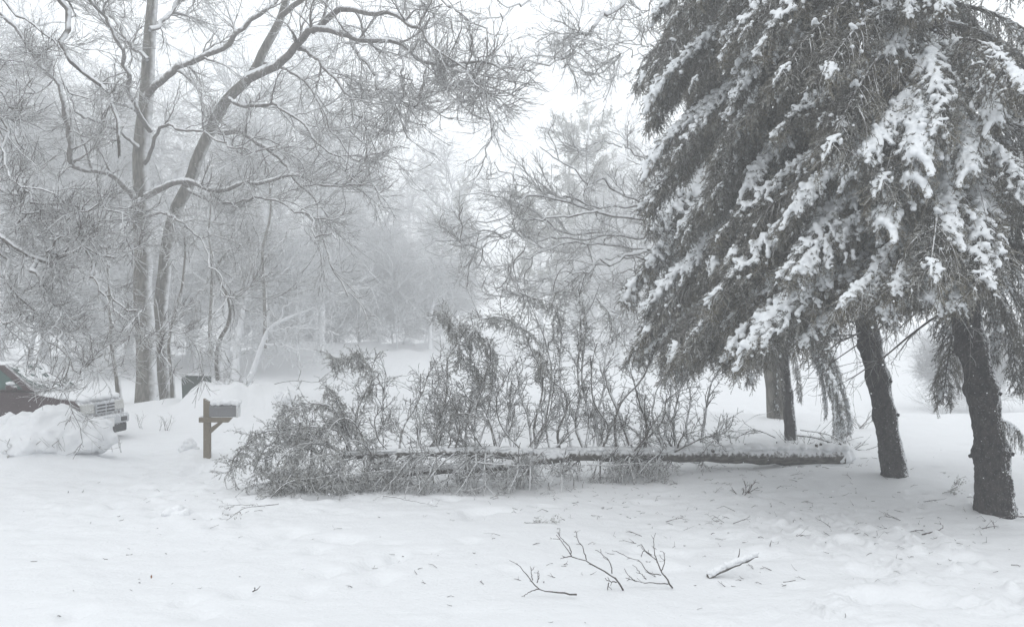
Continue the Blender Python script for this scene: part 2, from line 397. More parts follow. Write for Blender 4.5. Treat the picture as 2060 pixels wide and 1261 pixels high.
def hero(name, label, base, trunkP, trunkR, limbs, seed, tmat=M_HERO, k=16, lv=LV, cat='tree', mt=M_TWIG):
    P, R = limbset(limbs, seed, 30, .19); R = np.maximum(R*.9, .008)
    root = thing(name, label, cat, tuple(base))
    gt = Geo(); tube(gt, trunkP, trunkR, k); part(gt, 'trunk', [tmat], root)
    gl, al = crown(seed+1, P, R, lv, mt); part(gl, 'crown', [mt], root)
    gs = Geo(); rr = np.random.default_rng(seed+2)
    snow_on(gs, P, R*(.6+.5*rr.random(R.shape)), rr, .75); snow_on(gs, al[1][0], al[1][1], rr, .4)
    part(gs, 'branch_snow', [M_SNOW], root, 'stuff')
    return root
hero('bare_tree', 'tall straight grey trunk of the twin bare trees, left one', PA[0, 0], PA, RA, lA, 11)
hero('bare_tree', 'leaning right-hand trunk of the twin bare trees with a long limb over the road', PB_[0, 0], PB_, RB_, lB, 21)

# near tree whose trunk stands left of the frame; its limbs hang in from the left
DN = 17.0
tnP = np.array([[-12.4, 17.5, -.3], [-12.3, 17.4, 2], [-12.4, 17.3, 4.5], [-12.2, 17.2, 8], [-12.3, 17.2, 12]]); tnP = resample(tnP, 20)[None]
tnR = np.linspace(.36, .16, 20)[None]
lN = [
 ([(-420,330,17.3),(-200,380,17),(-60,430,16.6),(0,459,16.4),(35,487,16.3),(70,522,16.2),(105,520,16),(147,520,15.8),(174,498,15.8),(225,505,15.6)], DN, 0, .12, .02),
 ([(-200,390,17),(-60,450,16.8),(0,519,16.6),(52,609,16.4),(63,658,16.2),(101,700,16),(122,742,15.9),(133,777,15.8),(170,803,15.6)], DN, 0, .07, .012),
 ([(70,522),(80,557),(105,606),(122,644),(124,690),(150,740)], 16.2, -.4, .05, .01),
 ([(165,500),(185,550),(195,564),(237,609),(276,644),(304,660),(335,676),(350,700)], 15.8, -.6, .035, .008),
 ([(-420,-100,17.2),(-200,-120,17.4),(60,-60,18),(133,21,18),(147,87,18),(174,150,18),(209,209,18),(250,330,18)], 18, 0, .13, .03),
 ([(-420,0,17.2),(-250,-40,17),(-80,-30,16.8),(10,5,16.6),(50,60,16.5),(110,90,16.4),(130,150,16.3),(160,200,16.2)], DN, 0, .07, .012),
 ([(-300,200,17),(-120,190,16.5),(-20,230,16.2),(10,300,16),(50,360,15.8),(110,400,15.6)], DN, 0, .08, .012),
 ([(-200,370,16.8),(-60,380,16.4),(30,398,16.2),(80,410,16),(140,412,15.8),(200,418,15.7),(250,430,15.6)], DN, 0, .06, .012),
 ([(-300,500,17),(-120,560,16.5),(-20,600,16.2),(20,650,16),(60,700,15.9),(70,770,15.8)], DN, 0, .05, .01),
 ([(35,487),(50,430),(80,440),(110,505)], 16.2, -.2, .03, .012),
 ([(105,520),(115,480),(130,455),(170,450)], 16.0, -.2, .025, .01),
 ([(-200,120,17),(-60,130,16.6),(0,170,16.4),(40,250,16.2),(60,330,16)], DN, 0, .06, .012),
]
LVN = [(13, .12, 1, (.5, 1.2), (.35, .95), 8, .2, -.03, .5, .009, 5),
       (8, .1, 1, (.35, 1.), (.2, .6), 7, .17, .02, .55, .005, 4),
       (7, .1, 1, (.3, .9), (.12, .35), 5, .15, .03, .6, .0038, 3)]
hero('bare_tree', 'near bare tree at the left edge whose snowy limbs hang over the dark car', tnP[0, 0], tnP, tnR, lN, 31, lv=LVN)

# leaning grey tree behind the spruces: its trunk comes out at the top, limbs fan left over the road
DG = 27.0
gP, gR = limbset([([(1567,850),(1558,760),(1530,600),(1490,400),(1430,185),(1385,90),(1345,-5),(1330,-80),(1300,-220)], DG, -2, .28, .1)], 5, 30, .03)
gR[0] = np.interp(np.linspace(0, 1, 30), [0, .08, .6, 1], [.32, .26, .21, .12])
lG = [
 ([(1420,560),(1330,520),(1230,520),(1150,540),(1080,570),(1010,590)], DG-2, -3, .06, .01), ([(1400,440),(1300,410),(1200,420),(1100,380),(1040,350),(1005,335)], DG-2, -2, .06, .01),
 ([(1400,400),(1330,340),(1260,300),(1200,285),(1150,300)], DG-1, -1, .05, .01), ([(1380,560),(1290,600),(1220,640),(1180,680)], DG-2, -1, .05, .01), ([(1200,425),(1100,440),(1000,470),(940,500),(890,480)], DG-4, -1, .035, .009),
 ([(1520,560),(1450,500),(1400,470),(1330,440),(1240,440),(1150,410),(1060,400),(990,425),(930,470)], DG-1, -4, .10, .012),
 ([(1500,470),(1400,420),(1290,400),(1200,370),(1150,330),(1080,310)], DG-1, -3, .08, .012),
 ([(1530,600),(1400,540),(1300,500),(1180,490),(1080,500),(1010,540),(965,580)], DG-1, -5, .08, .012),
 ([(1525,580),(1400,490),(1250,470),(1130,450),(1020,400),(950,385),(905,400)], DG-1, -3, .08, .012),
 ([(1300,505),(1200,530),(1120,580),(1040,600)], DG-4, -1, .05, .012),
 ([(1250,470),(1160,480),(1060,470),(980,470),(895,490)], DG-3, -2, .05, .012),
 ([(1530,620),(1420,600),(1330,570),(1260,560),(1210,600)], DG-2, -2, .05, .012),
 ([(1333,-60),(1290,-30),(1240,15),(1195,50),(1160,62),(1130,90),(1085,125),(1060,135)], DG-2, -4, .10, .012),
 ([(1310,-180),(1230,-120),(1150,-60),(1090,-20),(1040,15),(1010,30)], DG-2, -4, .08, .012),
 ([(1195,50),(1150,110),(1130,130)], DG-4, -.5, .03, .012),
 ([(1350,10),(1320,-5),(1270,40),(1300,60)], DG-2, -1, .03, .01),
 ([(1365,100),(1330,98),(1290,98),(1262,108),(1238,114)], DG-3, -2, .03, .008),
]
LVG = [(11, .2, 1, (.35, 1.0), (.5, 1.35), 9, .2, .02, .5, .012, 5),
       (7, .1, 1, (.35, .95), (.3, .75), 7, .18, .03, .55, .006, 4),
       (5, .2, 1, (.35, 1.1), (.15, .4), 5, .18, .03, .6, .0042, 3)]
hero('bare_tree', 'grey bare tree leaning left behind the spruces with limbs fanned over the road', gP[0, 0], gP, gR, lG, 41, lv=LVG, mt=M_TWIGG)

# saplings and small trees around the twin trunks
small = [
 ([(241,806),(236,770),(226,700),(222,640),(218,560),(215,500)], 27, .085, .03, 'slim bare sapling standing left of the twin trunks', [
   ([(226,730),(200,722),(160,725)], 27, 0, .025, .008), ([(222,660),(250,640),(300,620)], 27, -1, .03, .01), ([(220,600),(190,560),(150,540)], 27, 1, .03, .01), ([(216,530),(240,480),(270,440)], 27, 1, .03, .01)]),
 ([(349,800),(346,760),(340,700),(350,640),(370,560),(372,480)], 29, .08, .03, 'thin bare sapling close against the leaning twin trunk', [
   ([(342,710),(390,690),(430,720)], 29, 0, .03, .01), ([(350,640),(400,600),(430,540)], 29, 0, .03, .01), ([(368,570),(340,520),(330,460)], 29, 0, .03, .01)]),
 ([(440,765),(437,730),(440,690),(460,650),(462,610),(440,560),(436,540),(455,510)], 30, .09, .03, 'crooked bare sapling behind the buried green bin', [
   ([(440,690),(480,760),(500,770),(490,740)], 30, 0, .04, .02), ([(462,610),(500,620),(560,640),(620,650)], 30, -1, .035, .01), ([(436,545),(400,500),(380,470)], 30, 0, .03, .01), ([(440,530),(470,512),(520,512)], 30, -1, .03, .01), ([(460,600),(490,580),(540,560),(590,590)], 30, -1, .03, .01)]),
 ([(480,785),(500,765),(520,715),(535,670),(560,650),(600,632),(640,615)], 28, .10, .03, 'snow-plastered small tree bending right beside the snow pile', [
   ([(530,690),(580,700),(640,720),(690,740)], 28, -1, .03, .01), ([(540,665),(600,660),(660,680)], 28, -1, .03, .01), ([(560,650),(590,600),(650,590),(700,620)], 28, 0, .03, .01), ([(525,710),(480,690),(400,690)], 28, 1, .03, .01), ([(610,630),(650,600),(670,560)], 28, 0, .02, .01)]),
 ([(425,720),(424,640),(428,540),(420,470),(425,400)], 38, .11, .04, 'straight grey trunk just right of the twin trunks in the haze', [
   ([(424,600),(470,560),(520,540)], 38, 0, .04, .01), ([(425,500),(470,440),(500,380)], 38, 0, .04, .01), ([(424,470),(400,420),(380,380)], 38, 0, .04, .01)]),
 ([(535,700),(533,600),(530,500),(545,420),(540,340)], 40, .11, .04, 'pale straight trunk in the haze behind the bending small tree', [
   ([(533,560),(500,500),(480,440)], 40, 0, .04, .01), ([(532,520),(580,470),(620,430)], 40, 0, .04, .01), ([(545,430),(580,380),(600,320)], 40, 0, .04, .01)]),
]
LVS = [(5, .1, 1, (.5, 1.2), (.5, 1.3), 7, .24, -.02, .6, .010, 4),
       (5, .1, 1, (.5, 1.2), (.3, .7), 5, .28, 0, .6, .007, 3),
       (4, .15, 1, (.4, 1.2), (.15, .4), 4, .3, 0, .6, .005, 3)]
for q, (pts, D, r0, r1, lab, limbs) in enumerate(small):
    P, R = limbset([(pts, D, 0, r0, r1)], 60+q, 20, .03)
    hero('sapling', lab, P[0, 0], P, R, limbs+[(pts[-2:]+[(pts[-1][0]+20, pts[-1][1]-80)], D, 0, r1, .01)], 70+q*3, lv=LVS, k=9, tmat=M_TWIGW if q == 3 else M_HERO, mt=M_TWIGW if q in (3,) else M_TWIGG)

# ------------------------------------------------------------------ wood beyond: a few tree shapes, copied
def make_bg(seed, H, spread, mat, dens=1., droop=-.01):
    r = np.random.default_rng(seed); g = Geo()
    P = np.zeros((1, 16, 3)); d = np.array([r.normal()*.08, r.normal()*.08, 1.]); 
    for s in range(1, 16): d = nrm(d+np.array([*r.normal(size=2)*.06, .05])); P[0, s] = P[0, s-1]+d*H/15
    R = np.interp(np.linspace(0, 1, 16), [0, .08, 1], [.024*H/1.4, .016*H/1.4, .03])[None]
    gt = Geo(); tube(gt, P, R, 8)
    L1 = spawn(r, P, R, int(26*dens), .18, 1, (.6, 1.2), (spread*.5, spread*1.1), 10, .14, .03, .5, .03); tube(g, *L1, 5)
    L2 = spawn(r, *L1, 7, .15, 1, (.4, 1.1), (spread*.25, spread*.55), 7, .2, droop, .55, .018); tube(g, *L2, 4)
    L3 = spawn(r, *L2, 5, .1, 1, (.35, 1.), (.5, 1.3), 5, .18, droop, .6, .009); tube(g, *L3, 3)
    L4 = spawn(r, *L3, 3, .1, 1, (.35, .9), (.25, .7), 4, .15, droop, .6, .0062); tube(g, *L4, 3)
    return gt.mesh('trunk', [mat]), g.mesh('crown', [mat])
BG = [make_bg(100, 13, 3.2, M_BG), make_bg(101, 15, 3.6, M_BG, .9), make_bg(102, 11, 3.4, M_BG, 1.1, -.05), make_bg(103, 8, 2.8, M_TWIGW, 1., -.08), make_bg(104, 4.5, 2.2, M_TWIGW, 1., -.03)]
def make_pine(seed, H):
    r = np.random.default_rng(seed); gt = Geo(); g = Geo()
    P = resample(np.array([[0, 0, 0], [.2, 0, H*.5], [0, .1, H]]), 14)[None]; R = np.linspace(.28, .05, 14)[None]; tube(gt, P, R, 8)
    L1 = spawn(r, P, R, 46, .35, .99, (1.0, 1.5), (1.6, 3.2), 7, .1, .06, .4, .03); 
    L1[0][:, 1:] += 0; tube(gt, *L1, 4)
    L2 = spawn(r, *L1, 12, .3, 1, (.4, 1.2), (.5, 1.1), 4, .2, .05, .5, .02, flat=.4); tube(g, *L2, 3)
    leaves(g, r, L2[0], 36, (.14, .28), (.03, .05), .9, .5)
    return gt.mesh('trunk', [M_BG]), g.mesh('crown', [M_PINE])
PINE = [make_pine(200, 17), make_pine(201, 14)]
def put_tree(ms, x, y, s, rz, label, group, name='bare_tree'):
    root = link(name, None); root.location = (x, y, gz1(x, y)-.15); root.rotation_euler = (0, 0, rz); root.scale = (s,)*3
    tag(root, label, 'tree', group)
    link('trunk', ms[0], root); link('crown', ms[1], root)
R0 = random.Random(5)
def row(n, px0, px1, Y0, Y1, kinds, s0, s1, label, group, name='bare_tree'):
    for i in range(n):
        px = px0+(px1-px0)*(i+R0.uniform(.1, .9))/n; Y = R0.uniform(Y0, Y1)
        k = R0.choice(kinds); ms = BG[k] if k < 10 else PINE[k-10]
        put_tree(ms, (px-1030)/FPX*Y, Y, R0.uniform(s0, s1), R0.uniform(0, 6.28), label+' '+place(px), group, name)
PL = [(-400, 'beyond the left edge of the drive'), (0, 'above the dark car'), (130, 'left of the slim sapling'), (230, 'between the sapling and the straight twin trunk'), (300, 'between the twin trunks'), (380, 'just right of the leaning twin trunk'), (450, 'above the snow pile and green bin'), (540, 'behind the bending small tree'), (640, 'above the near end of the snow bank'), (700, 'above the left part of the snow bank'), (760, 'above the middle of the snow bank'), (820, 'above the far part of the snow bank'), (880, 'at the end of the snow bank'), (980, 'in the mouth of the road'), (1100, 'behind the tallest upright branches'), (1170, 'under the fanned limbs'), (1250, 'just left of the spruce foliage'), (1320, 'at the foliage edge'), (1400, 'behind the spruce foliage'), (1750, 'between the leaning and the nearest spruce trunk'), (1900, 'behind the nearest spruce trunk'), (2000, 'at the right edge')]
def place(px): return [t for a, t in PL if px >= a][-1]
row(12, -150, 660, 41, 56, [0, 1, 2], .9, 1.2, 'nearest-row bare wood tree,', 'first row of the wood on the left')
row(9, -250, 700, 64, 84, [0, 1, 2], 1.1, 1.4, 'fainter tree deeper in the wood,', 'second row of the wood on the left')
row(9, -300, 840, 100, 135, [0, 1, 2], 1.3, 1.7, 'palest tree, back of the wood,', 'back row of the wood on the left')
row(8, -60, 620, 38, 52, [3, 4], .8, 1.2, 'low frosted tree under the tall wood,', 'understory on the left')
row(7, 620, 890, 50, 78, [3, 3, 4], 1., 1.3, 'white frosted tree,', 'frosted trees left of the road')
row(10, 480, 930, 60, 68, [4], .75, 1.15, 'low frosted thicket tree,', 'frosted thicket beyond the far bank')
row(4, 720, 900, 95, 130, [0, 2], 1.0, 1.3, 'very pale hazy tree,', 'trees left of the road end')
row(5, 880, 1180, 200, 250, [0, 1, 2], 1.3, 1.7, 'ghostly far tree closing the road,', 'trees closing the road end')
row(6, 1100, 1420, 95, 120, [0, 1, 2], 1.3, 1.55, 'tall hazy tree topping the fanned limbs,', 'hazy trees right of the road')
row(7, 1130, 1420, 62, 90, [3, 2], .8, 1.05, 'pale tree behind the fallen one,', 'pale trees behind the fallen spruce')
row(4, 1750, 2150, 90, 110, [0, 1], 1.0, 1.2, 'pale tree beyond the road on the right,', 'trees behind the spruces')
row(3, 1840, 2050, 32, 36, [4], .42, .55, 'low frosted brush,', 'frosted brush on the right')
put_tree(PINE[0], (915-1030)/FPX*105, 105, 1.0, 1, 'single hazy pine top left of the sky gap', None, 'pine_tree')
put_tree(PINE[0], (1185-1030)/FPX*88, 88, 1.25, 3, 'hazy tall pine right of the sky gap', None, 'pine_tree')
put_tree(PINE[1], (1090-1030)/FPX*85, 85, .95, 3, 'shorter hazy pine poking out beside the tall one', None, 'pine_tree')

# ------------------------------------------------------------------ spruces
def make_bough(seed, pitch, heavy, Lm=2.8, hang=1.):
    r = np.random.default_rng(seed); n = 16; P = np.zeros((1, n, 3)); a0 = rad(pitch+24); a1 = rad(pitch-22); yaw = 0
    for s in range(1, n):
        a = a0+(a1-a0)*s/(n-1); yaw += r.normal()*.05
        P[0, s] = P[0, s-1]+np.array([cos(a)*cos(yaw), cos(a)*sin(yaw), sin(a)])*Lm/(n-1)
    R = np.linspace(.035, .006, n)[None]
    g = Geo(); tube(g, P, R, 6, 0)
    # side branches, left and right in turn
    K = 46; t = np.linspace(.10, .98, K)+r.normal(size=K)*.012; t = np.clip(t, .05, .99); f = t*(n-1); i = np.minimum(f.astype(int), n-2); q = (f-i)[:, None]
    pos = P[0, i]*(1-q)+P[0, i+1]*q; tan = nrm(P[0, i+1]-P[0, i]); sd = np.cross(tan, [0, 0, 1.]); sd = nrm(sd)*np.where(np.arange(K) % 2, 1, -1)[:, None]
    ang = r.uniform(.55, 1.1, K)[:, None]; d = nrm(tan*np.cos(ang)+sd*np.sin(ang)+np.array([0, 0, .08])); ln = (.58*(1-t)**.5+.15)*r.uniform(.6, 1.15, K)
    m = 9; Q = np.empty((K, m, 3)); Q[:, 0] = pos
    for s in range(1, m): d = nrm(d+r.normal(size=(K, 3))*.07+np.array([0, 0, -.22*hang])); Q[:, s] = Q[:, s-1]+d*(ln/(m-1))[:, None]
    S = np.repeat(np.linspace(.009, .004, m)[None], K, 0); tube(g, Q, S, 4, 0)
    T1 = spawn(r, Q, S, 20, .05, 1, (.5, 1.3), (.06, .20), 4, .14, -.26*hang, .6, .0028, flat=.8); tube(g, *T1, 3, 0)
    T2 = spawn(r, P, R, 70, .1, 1, (.5, 1.4), (.06, .2), 4, .16, -.2*hang, .2, .003); tube(g, *T2, 3, 0)
    leaves(g, r, Q, 46, (.014, .026), (.005, .008), 1., .4, 1)
    leaves(g, r, T1[0], 24, (.013, .026), (.0055, .009), 1., .5, 1)
    leaves(g, r, T2[0], 26, (.013, .026), (.0055, .009), 1., .5, 1)
    me = g.mesh('bough', [M_DEAD, M_NEEDLE])
    # snow pads resting on top
    b = Geo(); allp = []; allr = []
    ax = 4.*vnoise(np.linspace(0, 6, n)+seed, np.zeros(n), seed)-2.2+heavy*2.2     # where along the bough snow still lies
    patch = vnoise(Q[:, :, 0].ravel()*1.8+seed, Q[:, :, 1].ravel()*3., seed).reshape(K, m)
    for a in range(m-1):
        for rep in range(4):
            pr = np.clip((patch[:, a]-.62+heavy*.5)*4, 0, .95)*np.clip(1.25-a/(m*(.35+.6*heavy)), 0, 1)
            j = r.random(K) < pr
            if not j.any(): continue
            w_ = r.random(K)[:, None]; p = Q[:, a]*(1-w_)+Q[:, min(a+1, m-1)]*w_
            allp.append((p+np.array([0, 0, .012])+r.normal(size=(K, 3))*np.array([.014, .014, .005]))[j]); allr.append((r.uniform(.016, .036, K)*(.8+.5*heavy))[j])
    for a in range(1, n-1):
        for rep in range(9):
            if r.random() < np.clip(ax[a], 0, 1):
                w_ = r.random(); allp.append((P[0, a]*(1-w_)+P[0, a+1]*w_+[0, 0, .03]+r.normal(size=3)*[.03, .03, .008])[None]); allr.append(np.array([r.uniform(.022, .046)*(.75+.5*heavy)]))
    pt = vnoise(T1[0][:, 1, 0]*2.2+seed, T1[0][:, 1, 1]*2.6+5, seed+3); tw = T1[0][:, 1]; j = r.random(len(tw)) < np.clip((pt-.68+heavy*.42)*5, 0, .85); allp.append(tw[j]+[0, 0, .008]); allr.append(r.uniform(.012, .026, j.sum())*(.8+.4*heavy))
    blobs(b, np.concatenate(allp), np.concatenate(allr), .8)
    sm = remeshed(b, 'bough_snow', M_PAD, .0135, 3)
    return me, sm
BOUGH = {}
for key, pitch in (('mid', -38), ('low', -14), ('steep', -64)):
    BOUGH[key] = [make_bough(300+pitch*-3+i, pitch, hv) for i, hv in enumerate([.22, .5, .9])]
NB = [0]
def put_bough(root, A, B, heavy=None, rr=None, thin=False):
    """a bough from point A on the trunk to tip B"""
    A = np.array(A); B = np.array(B); v = B-A; L = np.linalg.norm(v); az = math.atan2(v[1], v[0]); el = math.degrees(math.asin(v[2]/L))
    key = 'low' if el > -26 else ('mid' if el > -51 else 'steep'); base = {'low': -14, 'mid': -38, 'steep': -64}[key]
    h = heavy if heavy is not None else rr.choices([0, 1, 2], [.5, .38, .12])[0]
    me, sm = BOUGH[key][h]; o = link('bough', me, root); o.location = Vector(A)-root.location
    s = L/2.72; o.scale = (s, s*rr.choice([-1, 1])*rr.uniform(.85, 1.1), (s+1)/2 if s < 1 else s)
    o.rotation_euler = (rr.uniform(-.12, .12), -rad(el-base+2), az)
    link('bough_snow', sm, o, 'stuff')
    NB[0] += 1; return o
def spruce_trunk(root, P, R, seed, knobs):
    r = np.random.default_rng(seed); n = len(P[0]); k = 44; g = Geo()
    tube(g, P, R, k); V = g.v[0].reshape(n, k, 3); c = P[0][:, None, :]
    u = np.arange(k)/k; tt = np.arange(n)
    lat = lambda f1, f2, sd: vnoise(tt[:, None]*f1+0*u, 3+f2*np.cos(2*pi*u)+0*tt[:, None], sd)*.5+vnoise(tt[:, None]*f1+0*u+40, 3+f2*np.sin(2*pi*u)+0*tt[:, None], sd+7)*.5
    dn = .5+.55*(lat(.09, 1.5, seed)-.5)+.42*(lat(.34, 4, seed+1)-.5)+.34*(lat(.8, 9, seed+2)-.5)
    V = c+(V-c)*(1+.42*(dn[..., None]-.5))
    for kn in knobs:
        V = c+(V-c)*(1+.20*np.exp(-((tt-kn*n)/2.6)**2))[:, None, None]
    g.v[0] = V.reshape(-1, 3).astype(np.float32); part(g, 'trunk', [M_SPR], root)
    for kn in knobs:                                             # whorls of broken branch stubs
        for q in range(r.integers(1, 4)):
            i = min(n-2, int(kn*n)); a = r.uniform(0, 6.28); d = np.array([cos(a), sin(a), r.uniform(-.3, .15)]); s0 = P[0, i]+d*R[0, i]*.7
            gs = Geo(); L = r.uniform(.02, .07)+R[0, i]*.32; q_ = np.array([s0, s0+d*L*.5, s0+d*L+[0, 0, -.01]]); tube(gs, q_, np.array([.045, .036, .022])*(R[0, i]/.2)**.5, 7, cap=True)
            part(gs, 'branch_stub', [M_SPR], root)
def bare_limbs(root, starts, seed, name='dead_limb', mat=M_DEAD, Ls=(1.2, 2.2), az=(2.4, 4.4), lv2=6):
    r = np.random.default_rng(seed)
    for A in starts:
        a = r.uniform(*az); e = r.uniform(-.45, .15); d = np.array([cos(a)*cos(e), sin(a)*cos(e), sin(e)]); L = r.uniform(*Ls); P = np.empty((1, 12, 3)); P[0, 0] = A
        for s in range(1, 12): d = nrm(d+r.normal(size=3)*.08+np.array([0, 0, -.03])); P[0, s] = P[0, s-1]+d*L/11
        R = np.linspace(.02, .006, 12)[None]; g = Geo(); tube(g, P, R, 6)
        q = spawn(r, P, R, lv2, .2, 1, (.4, 1.), (.3, .9), 7, .14, -.04, .6, .0035); tube(g, *q, 4)
        q2 = spawn(r, *q, 5, .1, 1, (.4, 1.1), (.12, .4), 5, .18, -.04, .6, .0025); tube(g, *q2, 3); part(g, name, [mat], root)

rr = random.Random(77)
def spruce(label, tpts, Y, dY, radii, ztop, seed, knobs):
    P = resample(line(tpts, Y, dY), 300)[None]
    R = np.interp(np.linspace(0, 1, 300), *radii)[None]
    root = thing('spruce_tree', label, 'tree', tuple(P[0, 0])); spruce_trunk(root, P, R, seed, knobs)
    return root, P[0]
def at_z(P, z):
    i = int(np.argmin(abs(P[:, 2]-z))); return P[i]
def auto_boughs(root, P, z0, z1, n, Lf, drop, azr, zmin, rr):
    c = 0
    for i in range(n):
        t = (i+rr.random())/n; z = z0+(z1-z0)*t; A = at_z(P, z); az = rr.uniform(*azr); L = Lf(t, az)*rr.uniform(.75, 1.1); dz = L*rr.uniform(*drop)
        B = A+np.array([L*cos(az), L*sin(az), -dz])
        if B[2] < zmin(B): B[2] = zmin(B)+rr.uniform(0, .3)
        put_bough(root, A, B, rr=rr); c += 1
def pxof(B): return 1030+FPX*B[0]/B[1]
# nearest spruce
s1, P1 = spruce('nearest dark spruce trunk at the right edge, thick with knobby rings', [(2003,1050),(2000,1000),(1993,900),(1975,780),(1950,670),(1938,560),(1930,470),(1915,330),(1895,150),(1870,-60),(1850,-330),(1830,-600)], 13.0, .3, ([0, .03, .12, .4, 1], [.275, .24, .19, .165, .05]), 9, 401, [.085, .16, .21, .27, .33, .40])
auto_boughs(s1, P1, 3.0, 9.2, 72, lambda t, a: 3.4-1.2*t, (.4, .9), (2.2, 4.5), lambda B: 2.62 if pxof(B) > 1640 else 2.0, rr)
auto_boughs(s1, P1, 3.4, 7.5, 20, lambda t, a: 2.4, (.3, .6), (-1.4, 1.2), lambda B: 2.6, rr)
bare_limbs(s1, [at_z(P1, z) for z in np.linspace(2.7, 4.6, 16)], 402, lv2=9)
# second
s2, P2 = spruce('leaning spruce trunk left of the nearest one, bare up to head height', [(1803,985),(1796,930),(1780,840),(1765,760),(1745,665),(1725,560),(1700,400),(1670,200),(1640,0),(1605,-250),(1580,-480)], 15.4, .2, ([0, .03, .1, .4, 1], [.23, .195, .165, .145, .04]), 9, 411, [.10, .15, .20, .26, .31])
auto_boughs(s2, P2, 3.2, 9.4, 60, lambda t, a: 3.2-1.1*t, (.5, 1.), (2.4, 4.5), lambda B: 2.45 if pxof(B) > 1520 else 1.9, rr)
auto_boughs(s2, P2, 3.1, 7., 16, lambda t, a: 2.4, (.4, .8), (-1.3, 1.2), lambda B: 2.5, rr)
bare_limbs(s2, [at_z(P2, z) for z in np.linspace(2.4, 4.2, 14)], 412, lv2=9)
# third
s3, P3 = spruce('slender spruce trunk behind the butt of the fallen tree', [(1592,905),(1590,860),(1583,780),(1572,660),(1560,500),(1545,300),(1530,100),(1500,-200)], 20.5, .2, ([0, .1, .4, 1], [.13, .105, .10, .05]), 9, 421, [.10, .17, .26, .36])
auto_boughs(s3, P3, 3.0, 9.5, 52, lambda t, a: 2.7-1.2*t, (.6, 1.0), (2.2, 4.5), lambda B: 1.4 if pxof(B) < 1480 else 2.4, rr)
# boughs that draw the outline: (tree root, start px, start y, start depth, tip px, tip y, tip depth, snow)
EX = [
 (s3, (1530,-40,20), (1300,195,18.5), 0), (s3, (1535,-90,20), (1340,150,18.5), 0), (s3, (1540,0,20), (1330,240,18), 1), (s3, (1520,-180,20), (1380,60,18.5), 0), (s3, (1530,-60,20.5), (1290,175,19.5), 0),
 (s3, (1545,200,20.5), (1330,330,18.5), 0), (s3, (1548,260,20.5), (1290,420,18.5), 1), (s3, (1552,330,20.5), (1270,470,18), 2), (s3, (1555,380,20.5), (1275,540,18.5), 0),
 (s3, (1560,430,20.5), (1290,600,18), 1), (s3, (1560,470,20.5), (1265,660,18), 0), (s3, (1562,500,20.5), (1300,720,17.8), 1), (s3, (1565,540,20.5), (1350,740,17.8), 0), (s3, (1565,560,20.5), (1400,760,17.6), 1),
 (s2, (1700,380,15.5), (1440,640,14.5), 1), (s2, (1710,450,15.5), (1420,720,14.4), 0), (s2, (1715,500,15.5), (1470,745,14.2), 2), (s2, (1715,480,15.5), (1520,720,14.), 1),
 (s2, (1690,280,15.5), (1400,560,15), 2), (s2, (1680,200,15.5), (1420,430,15), 1), (s2, (1660,80,15.5), (1440,330,14.8), 2), (s2, (1650,0,15.5), (1470,230,14.8), 1), (s2, (1640,-80,15.5), (1420,180,14.8), 0),
 (s2, (1620,-180,15.5), (1450,60,15), 2),
 (s1, (1925,400,13), (1640,560,11.4), 2), (s1, (1930,470,13), (1560,700,11.8), 1), (s1, (1925,420,13), (1500,720,12.2), 2), (s1, (1915,330,13), (1560,560,12), 1), (s1, (1935,520,13), (1740,640,11.2), 2),
 (s1, (1925,440,13), (1810,620,11.2), 2), (s1, (1925,430,13), (1900,610,11.), 1), (s1, (1935,480,13), (2080,700,12), 0), (s1, (1935,500,13.2), (2070,740,13.), 0),
 (s1, (1900,180,13), (1700,330,11.2), 2), (s1, (1895,120,13), (1800,340,10.9), 2), (s1, (1900,220,13), (1990,350,10.8), 2), (s1, (1890,80,13), (2040,250,11), 2), (s1, (1900,240,13), (2060,420,11), 1),
 (s1, (1910,300,13), (1870,490,10.9), 2), (s1, (1905,220,13), (1620,440,11.8), 2), (s1, (1900,280,13), (1760,470,11.), 2),
 (s1, (1950,480,13.2), (2030,720,13.6), 0), (s1, (1940,440,13.2), (2010,650,13.5), 1), (s1, (1935,560,13.2), (1925,790,14.6), 0), (s1, (1995,850,13), (2085,885,12.6), 1), (s1, (1945,400,13.2), (2075,620,12.6), 1),
 (s3, (1572,600,20.5), (1500,750,19.5), 0), (s3, (1573,640,20.5), (1560,770,20), 0), (s3, (1575,640,20.6), (1600,720,20.2), 0),
 (s3, (1575,600,20.5), (1690,740,21), 1), (s3, (1580,590,20.5), (1650,700,21), 0),
]
for root, a, b, h in EX: put_bough(root, W(*a), W(*b), h, rr)
# limb bent down on the far side, hung with frosted foliage
fb = thing('hanging_bough', 'broken frosted spruce bough hanging between the slender and the leaning trunk', 'branch', tuple(W(1600, 660, 21)))
for a, b in [((1610,660,21),(1690,850,21)), ((1640,680,21),(1710,830,21.2)), ((1640,690,21),(1680,800,20.8)), ((1620,670,21),(1660,760,21)), ((1650,690,21),(1695,860,21.3))]: put_bough(fb, W(*a), W(*b), 2, rr)

